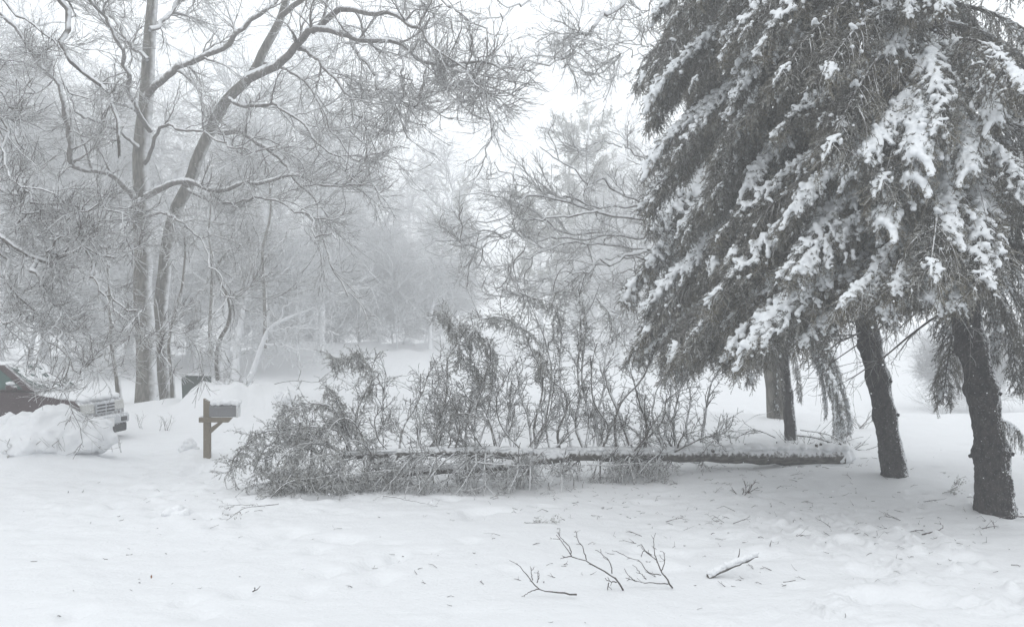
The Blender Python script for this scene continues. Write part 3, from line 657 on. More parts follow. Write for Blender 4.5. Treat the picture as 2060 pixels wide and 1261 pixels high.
# ------------------------------------------------------------------ fallen spruce across the drive
DF = 17.3
def yf(px): return 15.0+2.2*float(sst(px, 900, 1650))
fr = thing('fallen_tree', 'uprooted evergreen lying across the drive on its side, branches still on', 'tree', tuple(W(1690, 925, yf(1690))))
def tpart(pts, Y, dY, rads, name, seed, k=18, wob=.01, mats=(M_FALL,), cap=True):
    r = np.random.default_rng(seed); P = resample(line([(a, b, yf(a)+Y) for a, b in pts], 0), 60); P[:, 2] += np.convolve(r.normal(size=60), np.ones(5)/5, 'same')*wob
    R = np.interp(np.linspace(0, 1, 60), *rads)*(1+.09*r.normal(size=60)); g = Geo(); tube(g, P[None], R[None], k, cap=cap)
    part(g, name, list(mats), fr); return P, R
TP, TR = tpart([(1695,918),(1600,917),(1450,914),(1300,915),(1150,914),(1050,912),(950,909),(850,910),(760,914),(680,916)], 0, .3, ([0, .1, .3, .6, 1], [.19, .17, .125, .095, .05]), 'trunk', 1)
SP, SR = tpart([(1140,916),(1080,926),(1000,938),(930,943),(850,947),(780,960),(700,966),(620,978),(560,985)], -.12, -.5, ([0, .5, 1], [.09, .06, .025]), 'second_stem', 2)
QP, QR = tpart([(900,903),(860,902),(800,908),(740,906),(690,912)], .25, .2, ([0, 1], [.05, .03]), 'forked_stem', 3)
gb = Geo(); rs_ = np.random.default_rng(8)
for (P, R, n_) in ((TP, TR, 900), (SP, SR, 260), (QP, QR, 60)):
    q = rs_.integers(0, 60, n_); keep = rs_.random(n_) < np.where(P[q, 0] > 3.6, 1., .9)
    q = q[keep]; w_ = rs_.random(len(q))[:, None]; p = P[q]*(1-w_)+P[np.minimum(q+1, 59)]*w_
    p = p+np.stack([0*q, rs_.normal(size=len(q))*R[q]*.45, R[q]*.86], 1); blobs(gb, p, R[q]*rs_.uniform(.22, .5, len(q))+.012, .75)
j = np.where(TP[:, 0] > 3.9)[0]                                    # drift half burying the butt
for i in j:
    for s in range(3): blobs(gb, (TP[i]+[rs_.normal()*.05, -.02+.07*s+rs_.normal()*.02, -.02+.02*s+.06*rs_.random()])[None], np.array([.08+.05*rs_.random()+.05*(TP[i][0]-3.9)]), .9)
sm = remeshed(gb, 'trunk_snow', M_SNOW, .02, 2); rebase(sm, fr.location); link('trunk_snow', sm, fr)
for i in range(9):                                                 # knots on the butt
    q = int(rs_.integers(1, 20)); a = rs_.uniform(.3, 2.8); d = np.array([rs_.normal()*.3, -cos(a), sin(a)]); gk = Geo(); s0 = TP[q]+nrm(d)*TR[q]*.8
    tube(gk, np.array([s0, s0+nrm(d)*.07, s0+nrm(d)*.12]), np.array([.035, .03, .02]), 8, cap=True); part(gk, 'branch_stub', [M_FALL], fr)

UP = [  # branches that stand up from the trunk (photo outline), radius, amount of foliage
 ([(1003,908),(985,846),(967,818),(940,800),(925,770)], .028, 1, 0), ([(1070,905),(1062,838),(1047,794),(1035,719)], .02, .8, .4),
 ([(1079,903),(1074,857),(1090,798),(1090,750),(1067,699),(1047,655),(1005,636),(963,643)], .022, 1.4, -.3), ([(1126,903),(1122,869),(1142,818),(1130,782),(1098,754),(1085,720)], .024, .8, -.4),
 ([(1106,905),(1098,853),(1106,798),(1110,738),(1085,650),(1060,600),(1045,588)], .02, .6, .3), ([(1174,903),(1158,857),(1166,798),(1162,738),(1170,679),(1168,620),(1166,580)], .026, 1.1, .1),
 ([(1178,900),(1186,838),(1170,758),(1180,640),(1160,590),(1120,585)], .024, 1.2, .6), ([(1241,905),(1237,846),(1249,810),(1281,774),(1305,734),(1320,690)], .034, .7, -.3),
 ([(1268,895),(1245,830),(1225,782),(1217,727),(1229,690),(1240,660)], .04, .6, .7), ([(1297,903),(1301,853),(1289,818),(1281,782),(1270,740)], .034, .7, -.5),
 ([(1344,900),(1317,853),(1313,814),(1330,760)], .026, .8, .4), ([(1360,909),(1356,838),(1368,782),(1375,730)], .03, 1., .2), ([(1411,890),(1420,830),(1432,766),(1451,750),(1470,735)], .03, .4, .5),
 ([(936,903),(940,838),(951,814),(975,800)], .018, .8, 0), ([(745,908),(715,850),(731,798),(751,766),(745,735),(715,722),(668,726)], .02, 1.6, 0),
 ([(771,909),(771,837),(771,798),(775,750),(760,728),(742,717)], .010, .1, .3), ([(803,907),(811,861),(838,814),(862,758),(882,726)], .02, .7, 0), ([(842,903),(846,845),(838,822),(835,780)], .016, .6, .3),
 ([(870,903),(878,861),(898,798),(902,719),(929,679),(915,655),(898,639),(875,632)], .022, 1.5, .1), ([(890,900),(886,837),(874,782),(850,750)], .014, .6, .4),
 ([(937,903),(941,837),(965,790),(985,740),(985,695),(960,672)], .02, 1.5, .2), ([(997,903),(985,845),(965,790),(950,740),(940,690),(925,650)], .024, 1.6, .3),
 ([(1205,905),(1200,840),(1215,780),(1205,720)], .03, .8, 1.), ([(1150,905),(1140,850),(1130,800),(1125,740),(1130,660),(1115,600)], .02, 1.2, .8), ([(1390,905),(1380,860),(1390,800),(1380,750)], .026, 1, .9),
 ([(1330,905),(1345,840),(1350,780),(1345,720)], .028, .8, 1.1), ([(1030,905),(1020,850),(1040,790),(1060,760)], .018, .9, .7), ([(960,905),(975,860),(1000,820),(1020,790)], .018, .8, .9),
 ([(725,905),(700,870),(690,830),(676,800),(655,775)], .02, 1.4, .2), ([(820,905),(800,870),(790,830),(800,800)], .014, .9, .5), ([(780,905),(760,880),(755,840),(780,815)], .014, 1, -.2),
 ([(705,915),(684,869),(640,858),(596,861),(529,869),(489,897),(468,950)], .022, 1.5, -.2), ([(710,913),(688,853),(668,818),(620,814),(575,830),(561,837)], .02, 1.3, .2),
 ([(690,917),(668,900),(588,885),(541,909),(520,950),(510,964)], .02, 1.6, -.5), ([(690,917),(640,880),(590,850),(560,870),(545,940)], .02, 1.8, .3), ([(700,915),(650,890),(610,900),(590,960),(580,1010)], .018, 1.9, -.6),
 ([(680,960),(620,900),(575,930),(560,990),(555,1015)], .018, 1.9, -.8), ([(700,915),(690,860),(660,850),(630,880),(620,960)], .018, 1.8, 0), ([(740,910),(720,860),(690,840),(660,870),(650,960)], .018, 1.8, -.5),
 ([(640,975),(580,960),(545,985),(530,1010)], .016, 1.8, -.6), ([(760,955),(740,900),(700,890),(680,950),(690,1000)], .016, 1.7, -.7), ([(1450,905),(1440,870),(1460,840)], .02, .3, .3),
 ([(1210,905),(1225,860),(1195,810),(1190,760),(1200,690)], .022, .8, -.2), ([(1285,900),(1330,850),(1345,800),(1390,780)], .02, .6, -.3),
 ([(915,905),(925,860),(915,820),(900,790)], .016, .9, -.3), ([(1050,905),(1010,860),(1000,800),(1030,740)], .016, .7, -.2), ([(860,905),(900,850),(930,830),(960,835)], .014, 1.2, -.4),
]
r = np.random.default_rng(909)
def fallen_branch(P, R, fol, seed, hang=-.10):
    r = np.random.default_rng(seed); n = len(P); L = np.linalg.norm(np.diff(P, axis=0), axis=1).sum()
    nz = r.normal(size=(n, 3)); nz = (nz+np.roll(nz, 1, 0)+np.roll(nz, -1, 0))/3; P = P+nz*.018*np.linspace(0, 1, n)[:, None]
    g = Geo(); tube(g, P[None], R[None], 6); c1 = int(max(6, L*11))
    A, S = spawn(r, P[None], R[None], c1, .12, 1, (.35, 1.1), (.12, .45), 7, .17, .04, .5, .005); tube(g, A, S, 4)
    B, T = spawn(r, A, S, 6, .1, 1, (.4, 1.2), (.05, .2), 5, .24, hang*.3, .6, .0038); tube(g, B, T, 3)
    o = part(g, 'branch', [M_FBR], fr)
    if fol > .25:
        h = Geo(); t0 = .5 if P[0, 0] > -2.4 else .25
        D, U = spawn(r, P[None], R[None], int(L*26*fol), t0, 1, (.5, 1.3), (.08, .28), 5, .2, -.2, .3, .003); tube(h, D, U, 3, 0)
        E, _ = spawn(r, A, S, int(3*fol)+1, .3, 1, (.4, 1.2), (.08, .22), 4, .15, -.25, .5, .003); tube(h, E, _, 3, 0)
        leaves(h, r, D, 26, (.012, .03), (.005, .010), 1., .6, 1, .15, .1); leaves(h, r, E, 16, (.012, .03), (.005, .010), 1., .6, 1, .15, .1)
        leaves(h, r, B, int(5*fol), (.012, .026), (.005, .009), 1., .6, 1, .1, .4)
        f = part(h, 'foliage', [M_FBR, M_NEEDLE2], fr); f.parent = o; f.location = (0, 0, 0)
for q, (pts, r0, fol, dy) in enumerate(UP):
    n = 18; P = resample(line([(x, y, yf(pts[0][0])+dy*(k/(len(pts)-1))) for k, (x, y) in enumerate(pts)], DF), n)
    fallen_branch(P, np.linspace(r0*.9, .006, n), (.55 if fol > 1.75 else .7)*fol if fol >= 1.2 else fol*.25, 1000+q)
for q in range(32):                                               # limbs thrown out at all angles, many on the far side
    x = r.uniform(690, 1430); st = TP[np.argmin(abs(1030+FPX*TP[:, 0]/TP[:, 1]-x))]; a = r.normal()*.75; L = r.uniform(.35, 1.5); b = r.uniform(-.5, 1.1)
    d = nrm(np.array([sin(a), b, cos(a)])); e1 = st+d*L*.5+r.normal(size=3)*.05; e2 = st+d*L+np.array([r.normal()*.15-.1, 0, r.uniform(-.15, .05)])
    P = resample(np.array([st, e1, e2]), 14); fallen_branch(P, np.linspace(r.uniform(.010, .028), .005, 14), r.choice([0, 0, .3, .5]), 1500+q)
for q in range(86):                                               # branches pressed under the trunk
    x = r.uniform(600, 1410) if q < 80 else r.uniform(520, 760); st = TP[np.argmin(abs(pxof_ := 1030+FPX*TP[:, 0]/TP[:, 1]-x))] if x > 700 else SP[np.argmin(abs(1030+FPX*SP[:, 0]/SP[:, 1]-x))]
    dx = r.uniform(-.65, .1); dyy = -r.uniform(.0, .75) if r.random() < .8 else r.uniform(.2, .9); e = np.array([st[0]+dx, st[1]+dyy, 0]); e[2] = gz1(e[0], e[1])+r.uniform(-.02, .1)
    mid = (st+e)/2+np.array([r.uniform(-.1, .1), -.1, r.uniform(-.02, .18)])
    P = resample(np.array([st, mid, e]), 12); fallen_branch(P, np.linspace(r.uniform(.013, .024), .006, 12), r.choice([0, 0, 0, .4]) if x > 800 else .35, 1200+q, -.02)
def plume(pts, n_, L, dens, dy, seed, Y0=None):
    """a hanging fringe of needled twigs along a bent branch"""
    r = np.random.default_rng(seed); P = resample(line([(x, y, (Y0 or yf(pts[0][0]))+dy) for x, y in pts], 0), 16); h = Geo()
    tube(h, P[None], np.linspace(.010, .005, 16)[None], 5, 0)
    D, U = spawn(r, P[None], np.full((1, 16), .01), n_, .0, 1, (.3, 1.4), (L*.4, L), 7, .17, -.22, .4, .003); tube(h, D, U, 3, 0)
    E, _ = spawn(r, D, U, 3, .1, 1, (.3, 1.1), (L*.15, L*.45), 4, .2, -.15, .6, .0028); tube(h, E, _, 3, 0)
    leaves(h, r, D, int(34*dens), (.012, .03), (.006, .011), 1., .6, 1, .2); leaves(h, r, E, int(16*dens), (.012, .03), (.006, .011), 1., .6, 1, .2)
    part(h, 'plume', [M_FBR, M_NEEDLE2], fr)
for q, a in enumerate([
 ([(660,735),(690,722),(720,724),(742,745),(752,775),(735,800)], 60, .32, 1.1, 0), ([(870,632),(895,640),(912,668),(925,700),(922,730)], 50, .26, .9, .1),
 ([(925,695),(955,680),(985,695),(992,735),(985,780)], 60, .36, 1.1, .2), ([(935,720),(955,735),(965,770),(940,800),(900,820)], 60, .34, 1.1, .3), ([(965,643),(1005,637),(1045,655),(1080,690),(1092,740)], 50, .30, .9, -.2),
 ([(1045,588),(1075,600),(1110,610),(1125,650)], 40, .30, .7, .3), ([(1070,700),(1090,720),(1085,770)], 30, .25, 1., .1), ([(1200,600),(1230,640),(1225,690)], 20, .22, .5, .8),
 ([(462,948),(475,915),(510,885),(560,872),(620,880)], 54, .34, 1.1, -.2), ([(510,950),(530,905),(570,880),(620,870)], 38, .40, 1., .1), ([(555,840),(600,815),(650,815),(690,845)], 44, .32, .8, .2),
 ([(545,985),(560,930),(600,895),(650,890)], 30, .45, .9, -.5), ([(560,1000),(590,950),(630,920),(690,910)], 26, .45, .9, -.7), ([(545,1000),(580,970),(640,960),(700,950)], 26, .35, .8, -.9), ([(640,985),(680,960),(740,950),(790,945)], 26, .36, .9, -.7),
 ([(655,775),(680,800),(690,840),(720,870)], 40, .32, 1., .2), ([(760,930),(820,925),(880,920)], 16, .4, .3, -.2), ([(960,930),(1020,935),(1080,935)], 12, .4, .2, -.5), ([(1180,935),(1240,935),(1300,930)], 10, .38, .2, -.5)]):
    plume(*a, 3000+q)
# broken branch tops lying round the fallen crown
def ground_branch(name, label, cat, polys, Y, r0, seed, fol=0., mat=M_DARKTWIG, auto=3, snow=False, group=None, sub=(.06, .2)):
    bp = max((p for pl in polys for p in pl), key=lambda p: p[1]); Y = ground_Y(*bp)-.04
    P0 = line(polys[0], Y); root = thing(name, label, cat, tuple(P0[0]), group); g = Geo(); r = np.random.default_rng(seed); h = Geo()
    for i, pl in enumerate(polys):
        P = resample(line(pl, Y), 14); P = P+r.normal(size=P.shape)*.003; R = np.linspace(r0*(1 if i == 0 else .6), r0*.3, 14); tube(g, P[None], R[None], 6, cap=True)
        if auto: A, S = spawn(r, P[None], R[None], auto, .3, 1, (.5, 1.), sub, 5, .12, .03, .6, r0*.25); tube(g, A, S, 4)
        if fol: D, U = spawn(r, P[None], R[None], int(14*fol), .3, 1, (.4, 1.1), (.08, .2), 4, .15, -.1, .4, .003); leaves(h, r, D, 14, (.02, .04), (.006, .012), .75, .8)
    part(g, 'stem', [mat], root)
    if fol: part(h, 'foliage', [M_NEEDLE2], root)
    return root
ground_branch('broken_branch', 'broken branch lying flat at the tip of the fallen crown', 'branch', [[(560,1012),(520,1018),(490,1022),(455,1047)], [(510,1015),(480,1015),(440,1018)]], 15.9, .011, 21, .3, M_FBR, 4, sub=(.05, .15))
ground_branch('broken_branch', 'thin broken branch lying under the middle of the fallen tree', 'branch', [[(770,995),(820,1005),(880,1018)]], 15.9, .010, 22, 0, M_FBR, 3, sub=(.05, .15))
ground_branch('fallen_twig', 'forked bare twig at the left of the three foreground twigs', 'twig', [[(1160,1195),(1115,1190),(1085,1184),(1063,1160),(1045,1138),(1024,1125)], [(1085,1184),(1068,1188),(1054,1199)], [(1080,1172),(1084,1160),(1083,1148)], [(1072,1166),(1068,1150),(1075,1140)]], 9.35, .0085, 23, 0, M_DARKTWIG, 2, sub=(.03, .08))
ground_branch('fallen_twig', 'longest bare twig standing up in the foreground snow, middle one', 'twig', [[(1253,1186),(1240,1165),(1210,1146),(1180,1128),(1150,1118),(1135,1095),(1118,1075)], [(1150,1118),(1145,1098),(1128,1082),(1122,1070)], [(1180,1126),(1172,1100),(1163,1085),(1158,1068)], [(1232,1152),(1226,1130),(1212,1115),(1198,1105)], [(1240,1170),(1224,1168),(1218,1162)], [(1150,1118),(1130,1122)], [(1224,1172),(1222,1186)]], 9.35, .0095, 24, 0, M_DARKTWIG, 2, sub=(.03, .08))
ground_branch('fallen_twig', 'many-forked bare twig at the right of the foreground twigs', 'twig', [[(1353,1182),(1338,1160),(1330,1150),(1320,1125),(1300,1110),(1290,1095),(1282,1098)], [(1330,1150),(1337,1130),(1335,1110),(1328,1108)], [(1322,1130),(1316,1105),(1315,1081)], [(1330,1156),(1305,1150),(1285,1128),(1262,1120),(1240,1108)], [(1345,1174),(1310,1172),(1280,1168),(1262,1155),(1256,1143)], [(1300,1164),(1288,1152),(1279,1142)], [(1310,1115),(1296,1108),(1290,1118)], [(1280,1168),(1260,1162)]], 9.4, .009, 25, 0, M_DARKTWIG, 2, sub=(.03, .08))
lg = ground_branch('snowy_log', 'short snow-crusted log lying right of the foreground twigs', 'log', [[(1425,1160),(1455,1145),(1490,1132),(1525,1118)]], 9.9, .032, 26, 0, M_FBR, 0)
gl = Geo(); YL = ground_Y(1425, 1160)-.04; Pl = resample(line([(1425,1158),(1455,1143),(1490,1130),(1522,1117)], YL), 40); blobs(gl, Pl+np.array([0, -.005, .024])+rs_.normal(size=Pl.shape)*.008, rs_.uniform(.02, .04, 40), .9)
sm = remeshed(gl, 'log_snow', M_SNOW, .008, 2); rebase(sm, lg.location); link('log_snow', sm, lg)
gt_ = Geo(); Pq = resample(line([(1484,1124),(1487,1114),(1488,1103)], YL), 5); tube(gt_, Pq[None], np.linspace(.007, .003, 5)[None], 5); part(gt_, 'twig', [M_DARKTWIG], lg)
ground_branch('broken_branch', 'heap of broken spruce limbs beside the butt of the fallen tree', 'branch', [[(1600,875),(1640,880),(1690,895),(1730,905)], [(1610,865),(1660,872),(1700,890)], [(1650,880),(1700,905),(1750,905)], [(1560,880),(1520,865),(1480,880)]], 20.2, .022, 27, 1.2, M_FALL, 8, sub=(.2, .6))
ground_branch('broken_branch', 'bare broken limb lying far left behind the mailbox', 'branch', [[(520,785),(560,770),(600,765),(640,768),(690,745)], [(600,765),(606,740),(600,720)], [(640,768),(665,748),(690,745),(715,770)], [(660,752),(690,765),(720,790)]], 26.5, .03, 28, 0, M_TWIG, 8, sub=(.2, .6))
ground_branch('fallen_twig', 'small bent twig right of the leaning spruce trunk', 'twig', [[(1855,1075),(1880,1068),(1898,1060),(1890,1052)]], 11.9, .01, 29, 0, M_DARKTWIG, 3, sub=(.04, .1))
ground_branch('fallen_twig', 'dark twig poking in at the right edge by the thick trunk', 'twig', [[(2062,1040),(2030,1038),(2010,1042)]], 12.2, .009, 30, 0, M_DARKTWIG, 1, sub=(.04, .1))
ground_branch('fallen_twig', 'tiny forked twig alone in the left foreground', 'twig', [[(508,1190),(518,1184),(524,1178)], [(513,1187),(512,1181)]], 9.4, .007, 31, 0, M_DARKTWIG, 0)
ground_branch('spruce_sprig', 'needled sprig lying in the snow right of the leaning trunk', 'sprig', [[(1895,992),(1915,985),(1928,975)]], 14.9, .008, 33, 1.5, M_FALL, 3, sub=(.05, .12))
ground_branch('spruce_sprig', 'flat needled sprig lying in front of the fallen tree', 'sprig', [[(1055,1051),(1085,1050),(1110,1046)]], 12.6, .006, 34, 1.0, M_FALL, 4, sub=(.05, .12))
# twig litter nobody could count
g = Geo(); r = np.random.default_rng(55); Pp = []; Rp = []
for i in range(620):
    if i < 400: x = r.normal(3.2, 2.2); y = r.uniform(9.5, 17.5)
    elif i < 500: x = r.uniform(-6, 2.5); y = r.uniform(14, 16.3)
    else: x = r.uniform(-7, 6); y = r.uniform(8.3, 16)
    L = r.uniform(.03, .13)*(1 if r.random() < .85 else 2.2)*(.6 if i >= 500 else 1); a = r.uniform(0, 6.28) ; e = r.uniform(-.05, .35)
    d = np.array([cos(a)*cos(e), sin(a)*cos(e), sin(e)]); p = np.array([x, y, gz1(x, y)+.004]); bend = r.normal(size=3)*L*.12
    Pp.append([p-d*L*.25, p+d*L*.3+bend, p+d*L*.75]); q = r.uniform(.002, .0045); Rp.append([q, q*.8, q*.5])
Pp = np.array(Pp); Rp = np.array(Rp); tube(g, Pp, Rp, 4); A, S = spawn(r, Pp[:330], Rp[:330], 1, .2, .9, (.4, 1), (.02, .07), 3, .1, .1, .7, .0016); tube(g, A, S, 3)
o = g.obj('twig_litter', [M_DARKTWIG], kind='stuff'); tag(o, 'fine dark twigs and bark bits littering the snow under the spruces', 'twigs')
g = Geo()
sites = []
for i in range(16):
    x, y = (r.uniform(1.5, 6.5), r.uniform(11.5, 15.8)); z = gz1(x, y); a = r.uniform(0, 6.28); L = r.uniform(.12, .3)
    P = resample(np.array([[x, y, z], [x+cos(a)*L*.5, y+sin(a)*L*.5, z+.03], [x+cos(a)*L, y+sin(a)*L, z+.05]]), 6)[None]
    g = Geo(); R = np.linspace(.005, .002, 6)[None]; A, S = spawn(r, P, R, 5, .2, 1, (.4, .9), (.04, .12), 4, .12, .05, .7, .0018); tube(g, P, R, 4); tube(g, A, S, 3)
    root = g.obj('fallen_twig', [M_DARKTWIG]); tag(root, 'small branching twig dropped on the snow beneath the spruces', 'twig', 'twigs dropped beneath the spruces')
# oak leaf
lf = Geo(); p = W(304, 1164, 9.75); lf.add(np.array([p, p+[.012, 0, .02], p+[.006, .004, .045], p+[-.008, 0, .025]]), [[0, 1, 2, 3]], 0, False)
tag(lf.obj('dead_leaf', [plain('dead_leaf', (.22, .09, .04), .8)]), 'tiny rust-brown dead leaf stuck in the left foreground snow', 'leaf')

# small weeds standing in the snow banks
def weed(px, py, Y, h, n, seed, label, mat=M_TWIG, name='bare_shrub', spread=.5):
    r = np.random.default_rng(seed); p = W(px, py, Y); p[2] = gz1(p[0], p[1])-.03; root = thing(name, label, 'shrub', tuple(p)); g = Geo(); P = []
    for i in range(n):
        a = r.uniform(0, 6.28); d = nrm(np.array([cos(a)*spread, sin(a)*spread, 1])); q = [p+r.normal(size=3)*[.05, .05, 0]]; L = h*r.uniform(.5, 1)
        for s in range(6): d = nrm(d+r.normal(size=3)*.13); q.append(q[-1]+d*L/6)
        P.append(q)
    P = np.array(P); R = np.repeat(np.linspace(.008, .004, 7)[None], n, 0); tube(g, P, R, 4); A, S = spawn(r, P, R, 4, .3, 1, (.4, .9), (h*.12, h*.35), 4, .15, .03, .7, .003); tube(g, A, S, 3); part(g, 'stems', [mat], root)
weed(335, 840, 23.5, .5, 6, 1, 'sparse bare weeds poking through the snow bank left of the mailbox')
weed(285, 838, 24, .45, 3, 2, 'few thin stalks poking from the bank near the twin trunks')
weed(1610, 880, 19.8, .6, 9, 3, 'bare brush around the foot of the slender spruce trunk', M_FALL, spread=1.6)
weed(1730, 800, 24, 1.0, 10, 4, 'bare shrub behind the hanging frosted bough', M_TWIG, spread=1.)
weed(1500, 1000, 14.3, .28, 6, 5, 'thin brown stalks in front of the fallen butt', M_DARKTWIG, spread=.8)
weed(240, 882, 19.4, .35, 3, 6, 'two thin stalks in front of the car bumper', spread=.5)
weed(1470, 850, 21.5, .9, 3, 7, 'pale stalks standing right of the upright branches', M_TWIGW, spread=.6)
weed(1890, 825, 30.5, 1.5, 34, 8, 'frosted leafless bush beyond the edge behind the spruces', M_TWIGW, spread=1.1)
weed(1960, 815, 31.5, 1.6, 30, 9, 'frosted bush right of its lower neighbour behind the thick trunk', M_TWIGW, spread=.9)
weed(480, 790, 26.2, .8, 10, 10, 'bare shrub growing from the snow pile at the green bin', M_TWIG, spread=1.1)

# ------------------------------------------------------------------ mailbox
M_POST = plain('weathered_post', (.17, .145, .11), .9, nsc=35, var=.35, snow=1.05)
M_METAL = plain('grey_mailbox_metal', (.17, .17, .175), .5, .3, nsc=60, snow=.95)
M_DOOR = plain('mailbox_door', (.5, .5, .5), .6, .1, snow=.5)
YM = 18.2; mb0 = W(417, 925, YM); mb0[2] = gz1(mb0[0], mb0[1])-.05
mb = thing('mailbox', 'grey rural mailbox with snow on top, on a weathered wooden post', 'mailbox', tuple(mb0))
s = YM/FPX
def mz(py): return CAMH-(py-HZ)*s
def mxx(px): return (px-1030)*s
g = Geo(); zt = mz(801); zb = mz(935); xl, xr = mxx(410.5), mxx(423.5); cx = (xl+xr)/2; wy = .11
g.add(np.array([[xl, YM-.055, zb], [xr, YM-.055, zb], [xr, YM+.055, zb], [xl, YM+.055, zb], [xl, YM-.055, zt], [xr, YM-.055, zt-.07], [xr, YM+.055, zt-.07], [xl, YM+.055, zt]]), [[0, 1, 5, 4], [1, 2, 6, 5], [2, 3, 7, 6], [3, 0, 4, 7], [4, 5, 6, 7], [3, 2, 1, 0]], 0, False)
bevel(part(g, 'post', [M_POST], mb), .006)
g = Geo(); y0, y1 = YM-.10, YM-.0575; za, zb2 = mz(838.5), mz(848.5); xa, xb, xc = mxx(403), mxx(471), mxx(462)
pts = [(xa, zb2), (xc, zb2), (xb, za), (xa, za)]
v = [(x, y0, z) for x, z in pts]+[(x, y1, z) for x, z in pts]; fq = [[0, 1, 2, 3], [7, 6, 5, 4], [0, 4, 5, 1], [1, 5, 6, 2], [2, 6, 7, 3], [3, 7, 4, 0]]
g.add(v, fq, 0, False); bevel(part(g, 'arm', [M_POST], mb), .005)
g = Geo(); pts = [(mxx(423.8), mz(872)), (mxx(449), mz(849)), (mxx(440), mz(849)), (mxx(423.8), mz(860))]
v = [(x, YM-.04, z) for x, z in pts]+[(x, YM+.02, z) for x, z in pts]; g.add(v, fq, 0, False); bevel(part(g, 'brace', [M_POST], mb), .004)
# box: arched section swept along x
def arch(g, x0, x1, yc, zb_, wd, h, mat=0, shrink=0, caps=True):
    n = 12; sec = [(-wd/2, 0)]+[(-wd/2*cos(a), h-wd/2*.9+wd/2*.9*sin(a)) for a in np.linspace(0, pi, n)]+[(wd/2, 0)]
    N = len(sec); V = [(x0, yc+a, zb_+b) for a, b in sec]+[(x1, yc+a, zb_+b) for a, b in sec]
    g.add(V, [[i, i+1, N+i+1, N+i] for i in range(N-1)]+[[N-1, 0, N, 2*N-1]], mat, False)
    if caps:
        g.add(V[:N], [list(range(N))], mat, False); g.add(V[N:], [list(range(N))[::-1]], mat, False)
zb_ = mz(837.5)
g = Geo(); arch(g, mxx(424.5), mxx(478.5), YM-.02, zb_, .19, .23); part(g, 'box', [M_METAL], mb)
g = Geo(); arch(g, mxx(478.7), mxx(481.5), YM-.02, zb_-.006, .205, .24); dr = part(g, 'door', [M_DOOR], mb)
g = Geo(); box(g, (mxx(482.5), YM-.02, zb_+.2), (.02, .03, .03)); part(g, 'latch', [M_DOOR], mb)
g = Geo(); box(g, (mxx(452), YM-.118, zb_+.155), (.43, .006, .008)); part(g, 'rib', [M_METAL], mb)
g = Geo(); rb = np.random.default_rng(4); n = 260; bx_ = rb.uniform(mxx(427), mxx(483), n); by = rb.uniform(-.085, .085, n)
blobs(g, np.stack([bx_, YM-.02+by, zb_+.21+.035*np.cos(by/.085*1.4)+.06*rb.random(n)], 1), rb.uniform(.022, .048, n), .85)
sm = remeshed(g, 'snow_cap', M_SNOW, .012, 3); rebase(sm, mb.location); link('snow_cap', sm, mb)
g = Geo(); blobs(g, np.array([[mxx(406), YM-.075, za+.01], [mxx(408), YM-.07, za+.015]]), np.array([.03, .03]), .6); part(g, 'arm_snow', [M_SNOW], mb)

# green bin behind the pile
M_BIN = plain('green_bin_plastic', (.045, .06, .052), .6, nsc=25, snow=1.0)
YB = 26.6; g = Geo(); sb = YB/FPX; bz = lambda py: CAMH-(py-HZ)*sb; bxx = lambda px: (px-1030)*sb
x0, x1, zt, zb = bxx(365), bxx(416), bz(756), bz(815); sec = []
for cx_, cz_, a0 in ((x0+.09, zt-.09, pi), (x1-.07, zt-.07, pi/2)):
    for a in np.linspace(a0, a0-pi/2, 7): sec.append((cx_+(.09 if a0 == pi else .07)*cos(a), cz_+(.09 if a0 == pi else .07)*sin(a)))
sec += [(x1-.03, zb), (x0+.03, zb)]; N = len(sec)
binr = thing('rubbish_bin', 'dark green plastic bin half buried behind the snow pile', 'bin', ((x0+x1)/2, YB+.3, zb))
V = [(a, YB, b) for a, b in sec]+[(a, YB+.4, b) for a, b in sec]
g.add(V, [[i, (i+1) % N, N+(i+1) % N, N+i] for i in range(N)], 0, False); g.add(V[:N], [list(range(N))[::-1]], 0, False); g.add(V[N:], [list(range(N))], 0, False)
bevel(part(g, 'body', [M_BIN], binr), .02)
g = Geo(); box(g, ((x0+x1)/2, YB-.012, zt-.1), (x1-x0-.14, .03, .02)); part(g, 'lid_rim', [M_BIN], binr)
g = Geo(); n = 160; blobs(g, np.stack([rb.uniform(x0+.06, x1-.04, n), rb.uniform(YB+.04, YB+.36, n), np.full(n, zt+.0)+.02*rb.random(n)], 1), rb.uniform(.02, .04, n), .7)
sm = remeshed(g, 'snow_cap', M_SNOW, .025, 2); rebase(sm, binr.location); link('snow_cap', sm, binr)

# ------------------------------------------------------------------ snow heaps that are things
def heap(name, label, cat, px, py, Y, rx, rz_, seed, lumps=120, vox=.03, M=M_SNOW, lump=.18, dy=1.):
    r = np.random.default_rng(seed); c = W(px, py, Y); c[2] = gz1(c[0], c[1]); root = thing(name, label, cat, tuple(c)); g = Geo()
    for i in range(lumps):
        a = r.uniform(0, 2*pi); e = math.acos(r.random())*.98; d = np.array([cos(a)*sin(e)*rx, sin(a)*sin(e)*rx*dy, cos(e)*rz_])
        blobs(g, (c+d*r.uniform(.72, .92))[None], np.array([lump*r.uniform(.6, 1.2)*rx]), .8)
    v, f = ico(); blobs(g, c[None], np.array([rx*.86]), rz_/rx)
    sm = remeshed(g, name, M, vox, 2, .05*rx, .16); rebase(sm, root.location); link('snow_load', sm, root); return root, c
bush, bc = heap('snow_covered_bush', 'round bush completely buried under a dome of snow beside the car', 'bush', 112, 925, 17.9, 1.0, .66, 5, 260, .035, lump=.22, dy=.8)
